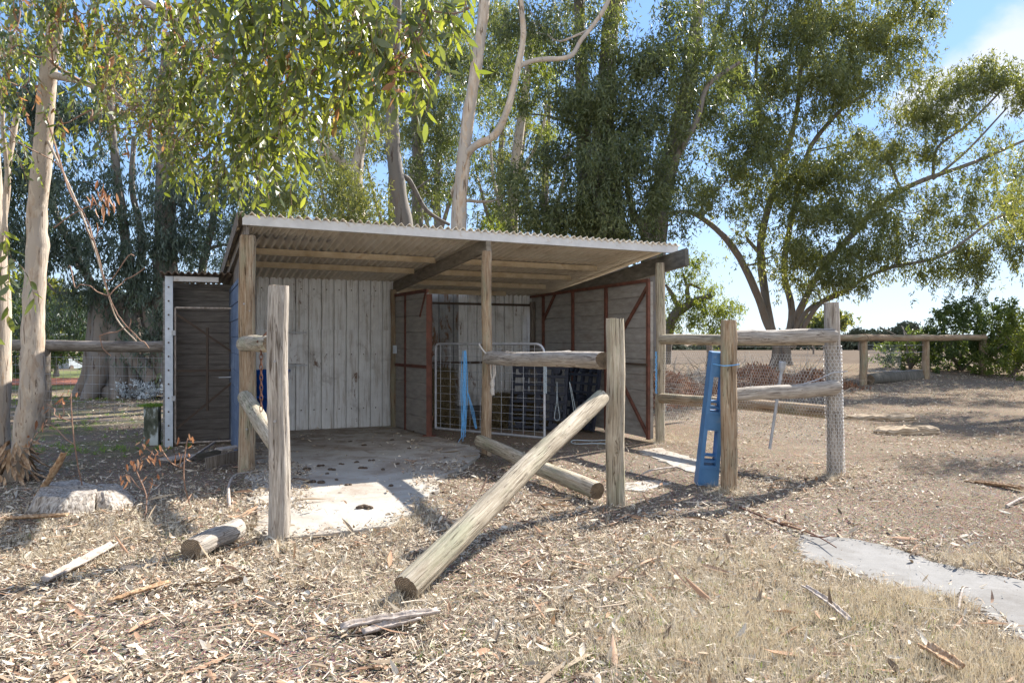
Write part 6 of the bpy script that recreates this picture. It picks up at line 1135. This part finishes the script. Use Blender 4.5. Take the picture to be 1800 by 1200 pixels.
tufts([(1500, 1130, 500, 110, 20), (1200, 1000, 300, 90, 7), (1560, 1060, 160, 40, 8), (1750, 1170, 200, 60, 11), (1280, 1130, 240, 90, 9), (1380, 990, 200, 40, 4), (1320, 1060, 260, 60, 5), (1000, 1130, 300, 90, 3), (300, 930, 400, 90, 6), (120, 960, 160, 60, 3), (580, 990, 200, 40, 2), (720, 900, 80, 60, 2.2), (1700, 990, 160, 20, 3), (490, 935, 60, 25, 1.2), (1165, 770, 30, 12, .6), (1285, 862, 40, 12, .6), (1470, 838, 40, 12, .5), (1620, 690, 260, 16, 3), (1250, 780, 120, 40, 1.5), (700, 1060, 120, 40, 1.5), (560, 870, 60, 30, .4)], 1000, .1, 'straw', 'dry_grass', 'bleached dry grass matted through the leaves', flat=.9)
tufts([(1450, 1120, 420, 90, 3.2), (1180, 1120, 260, 70, 1.3), (1250, 1010, 200, 60, .9), (1480, 1070, 120, 40, .9), (1550, 1180, 260, 30, 1), (320, 960, 300, 60, .35), (950, 1160, 260, 40, .4)], 1000, .05, 'green_grass', 'green_grass', 'short new green shoots coming up through the litter', .002, .5)
tufts([(150, 745, 240, 30, 1.1), (170, 790, 200, 12, .8), (100, 700, 180, 12, 2)], 1000, .07, 'green_grass', 'weeds', 'thin green weeds in the shade left of the lean-to', .006, .8)
# heaps behind the fences
HP = MB(); n = 16000; u_ = rng.random(n); x = 2.9 + u_ * 7.2; yv = 17.6 + (x - 2.9) * .75 + rng.normal(0, .8, n); hh = .75 * np.exp(-((yv - 17.6 - (x - 2.9) * .75) / .9) ** 2) * (.65 + .35 * np.sin(x * 2.1)) * sstep(10.3, 8.5, x); P = np.column_stack([x, yv, gh(x, yv) + hh * rng.random(n) ** .4])
leaves(HP, P, vnoise(n, 1), vnoise(n, 1), rng.uniform(.08, .16, n), rng.uniform(.025, .05, n), rng.normal(0, .3, n), .15 + 0 * x, rng.random(n)); tag(HP.build('dead_leaf_heap', MT['leaf_orange'], rndattr=True), 'long heap of orange dead gum leaves behind the wire fence', 'leaf heap', kind='stuff')
BH = MB(); n = 2600; x = rng.uniform(2.6, 10, n); yv = 18 + (x - 2.6) * .8 + rng.normal(0, 1.2, n); P = np.column_stack([x, yv, gh(x, yv) + .02 + .6 * rng.random(n) ** 1.5 * np.exp(-((x - 4) / 3) ** 2)]); strips(BH, P, vnoise(n, 1) * (1, 1, .5), rng.uniform(.3, 1.1, n), rng.uniform(.008, .025, n), rng.random(n), .1); tag(BH.build('brush_pile', MT['twigs'], rndattr=True), 'tangled grey dead branches among the orange leaves behind the fence', 'brushwood', kind='stuff')
# silver plant, left yard things
sp_ = thing('silver_plant', 'low silvery grey plant at the foot of the trees left of the lean-to', 'plant', (-9.3, 19.6, 0)); mb = MB(); n = 900; P = np.column_stack([-9.5 + rng.uniform(-.7, .95, n), 19.4 + rng.normal(0, .25, n), rng.uniform(.02, .42, n)]); k = rng.integers(0, n, n); P = P[k % 60] + rng.normal(0, .06, (n, 3)); P[:, 2] = np.abs(P[:, 2]); diamonds(mb, P, vnoise(n, .6) + (0, 0, .4), vnoise(n, 1), rng.uniform(.07, .14, n), rng.uniform(.03, .05, n), rng.random(n)); mb.build('foliage', MT['leaf_silver'], sp_, rndattr=True)
vh = thing('trailer', 'small grey box trailer parked far off in the left yard', 'trailer', W(121, 648, 41)); c = W(121, 640, 41); mb = MB(); mb.box(c, (.85, 1.4, .45)); mb.box(c + np.array((0, 0, .26)), (.9, 1.5, .05)); mb.build('body', MT['shed_grey'], vh)
for s in (-1, 1): mb = MB(); mb.tube([c + np.array((s * .42 - .05, -.5, -.2)), c + np.array((s * .42 + .05, -.5, -.2))], .18, 14); mb.build('wheel', MT['dark_metal'], vh)
vh = thing('parked_car', 'white car parked far off beyond the lawn beside the dark bush', 'car', W(141, 648, 44)); c = W(141, 640, 44); mb = MB()
pr = [(-1.1, -.3), (-1.1, .1), (-.8, .2), (-.45, .55), (.5, .55), (.9, .2), (1.15, .12), (1.15, -.3)]
for sgn in (0,): V = [(c[0] + a * .6, c[1] - .6, c[2] + b * .6) for a, b in pr] + [(c[0] + a * .6, c[1] + .6, c[2] + b * .6) for a, b in pr]; mb.add(V, [(i, (i + 1) % 8, (i + 1) % 8 + 8, i + 8) for i in range(8)]); mb.add(V, [(0, 1, 2, 5), (0, 5, 6, 7), (2, 3, 4, 5), (8, 15, 14, 13), (8, 13, 10, 9), (10, 13, 12, 11)])
mb.build('body', MT['white_dist'], vh)
for s in (-.4, .4): mb = MB(); mb.tube([c + np.array((s, -.62, -.18)), c + np.array((s, -.5, -.18))], .14, 14); mb.build('wheel', MT['dark_metal'], vh)
cl = thing('clothes_line', 'white T-shaped clothes line post in the far left yard', 'clothes line', W(100, 650, 36)); mb = MB(); mb.tube([W(100, 645, 36), W(104, 588, 36)], .05, 8); mb.build('pole', MT['white_dist'], cl); mb = MB(); mb.tube([W(88, 588, 36), W(136, 588, 36)], .035, 8); mb.build('crossbar', MT['white_dist'], cl)
for o in ALL:
    if '_b' in o: del o['_b']
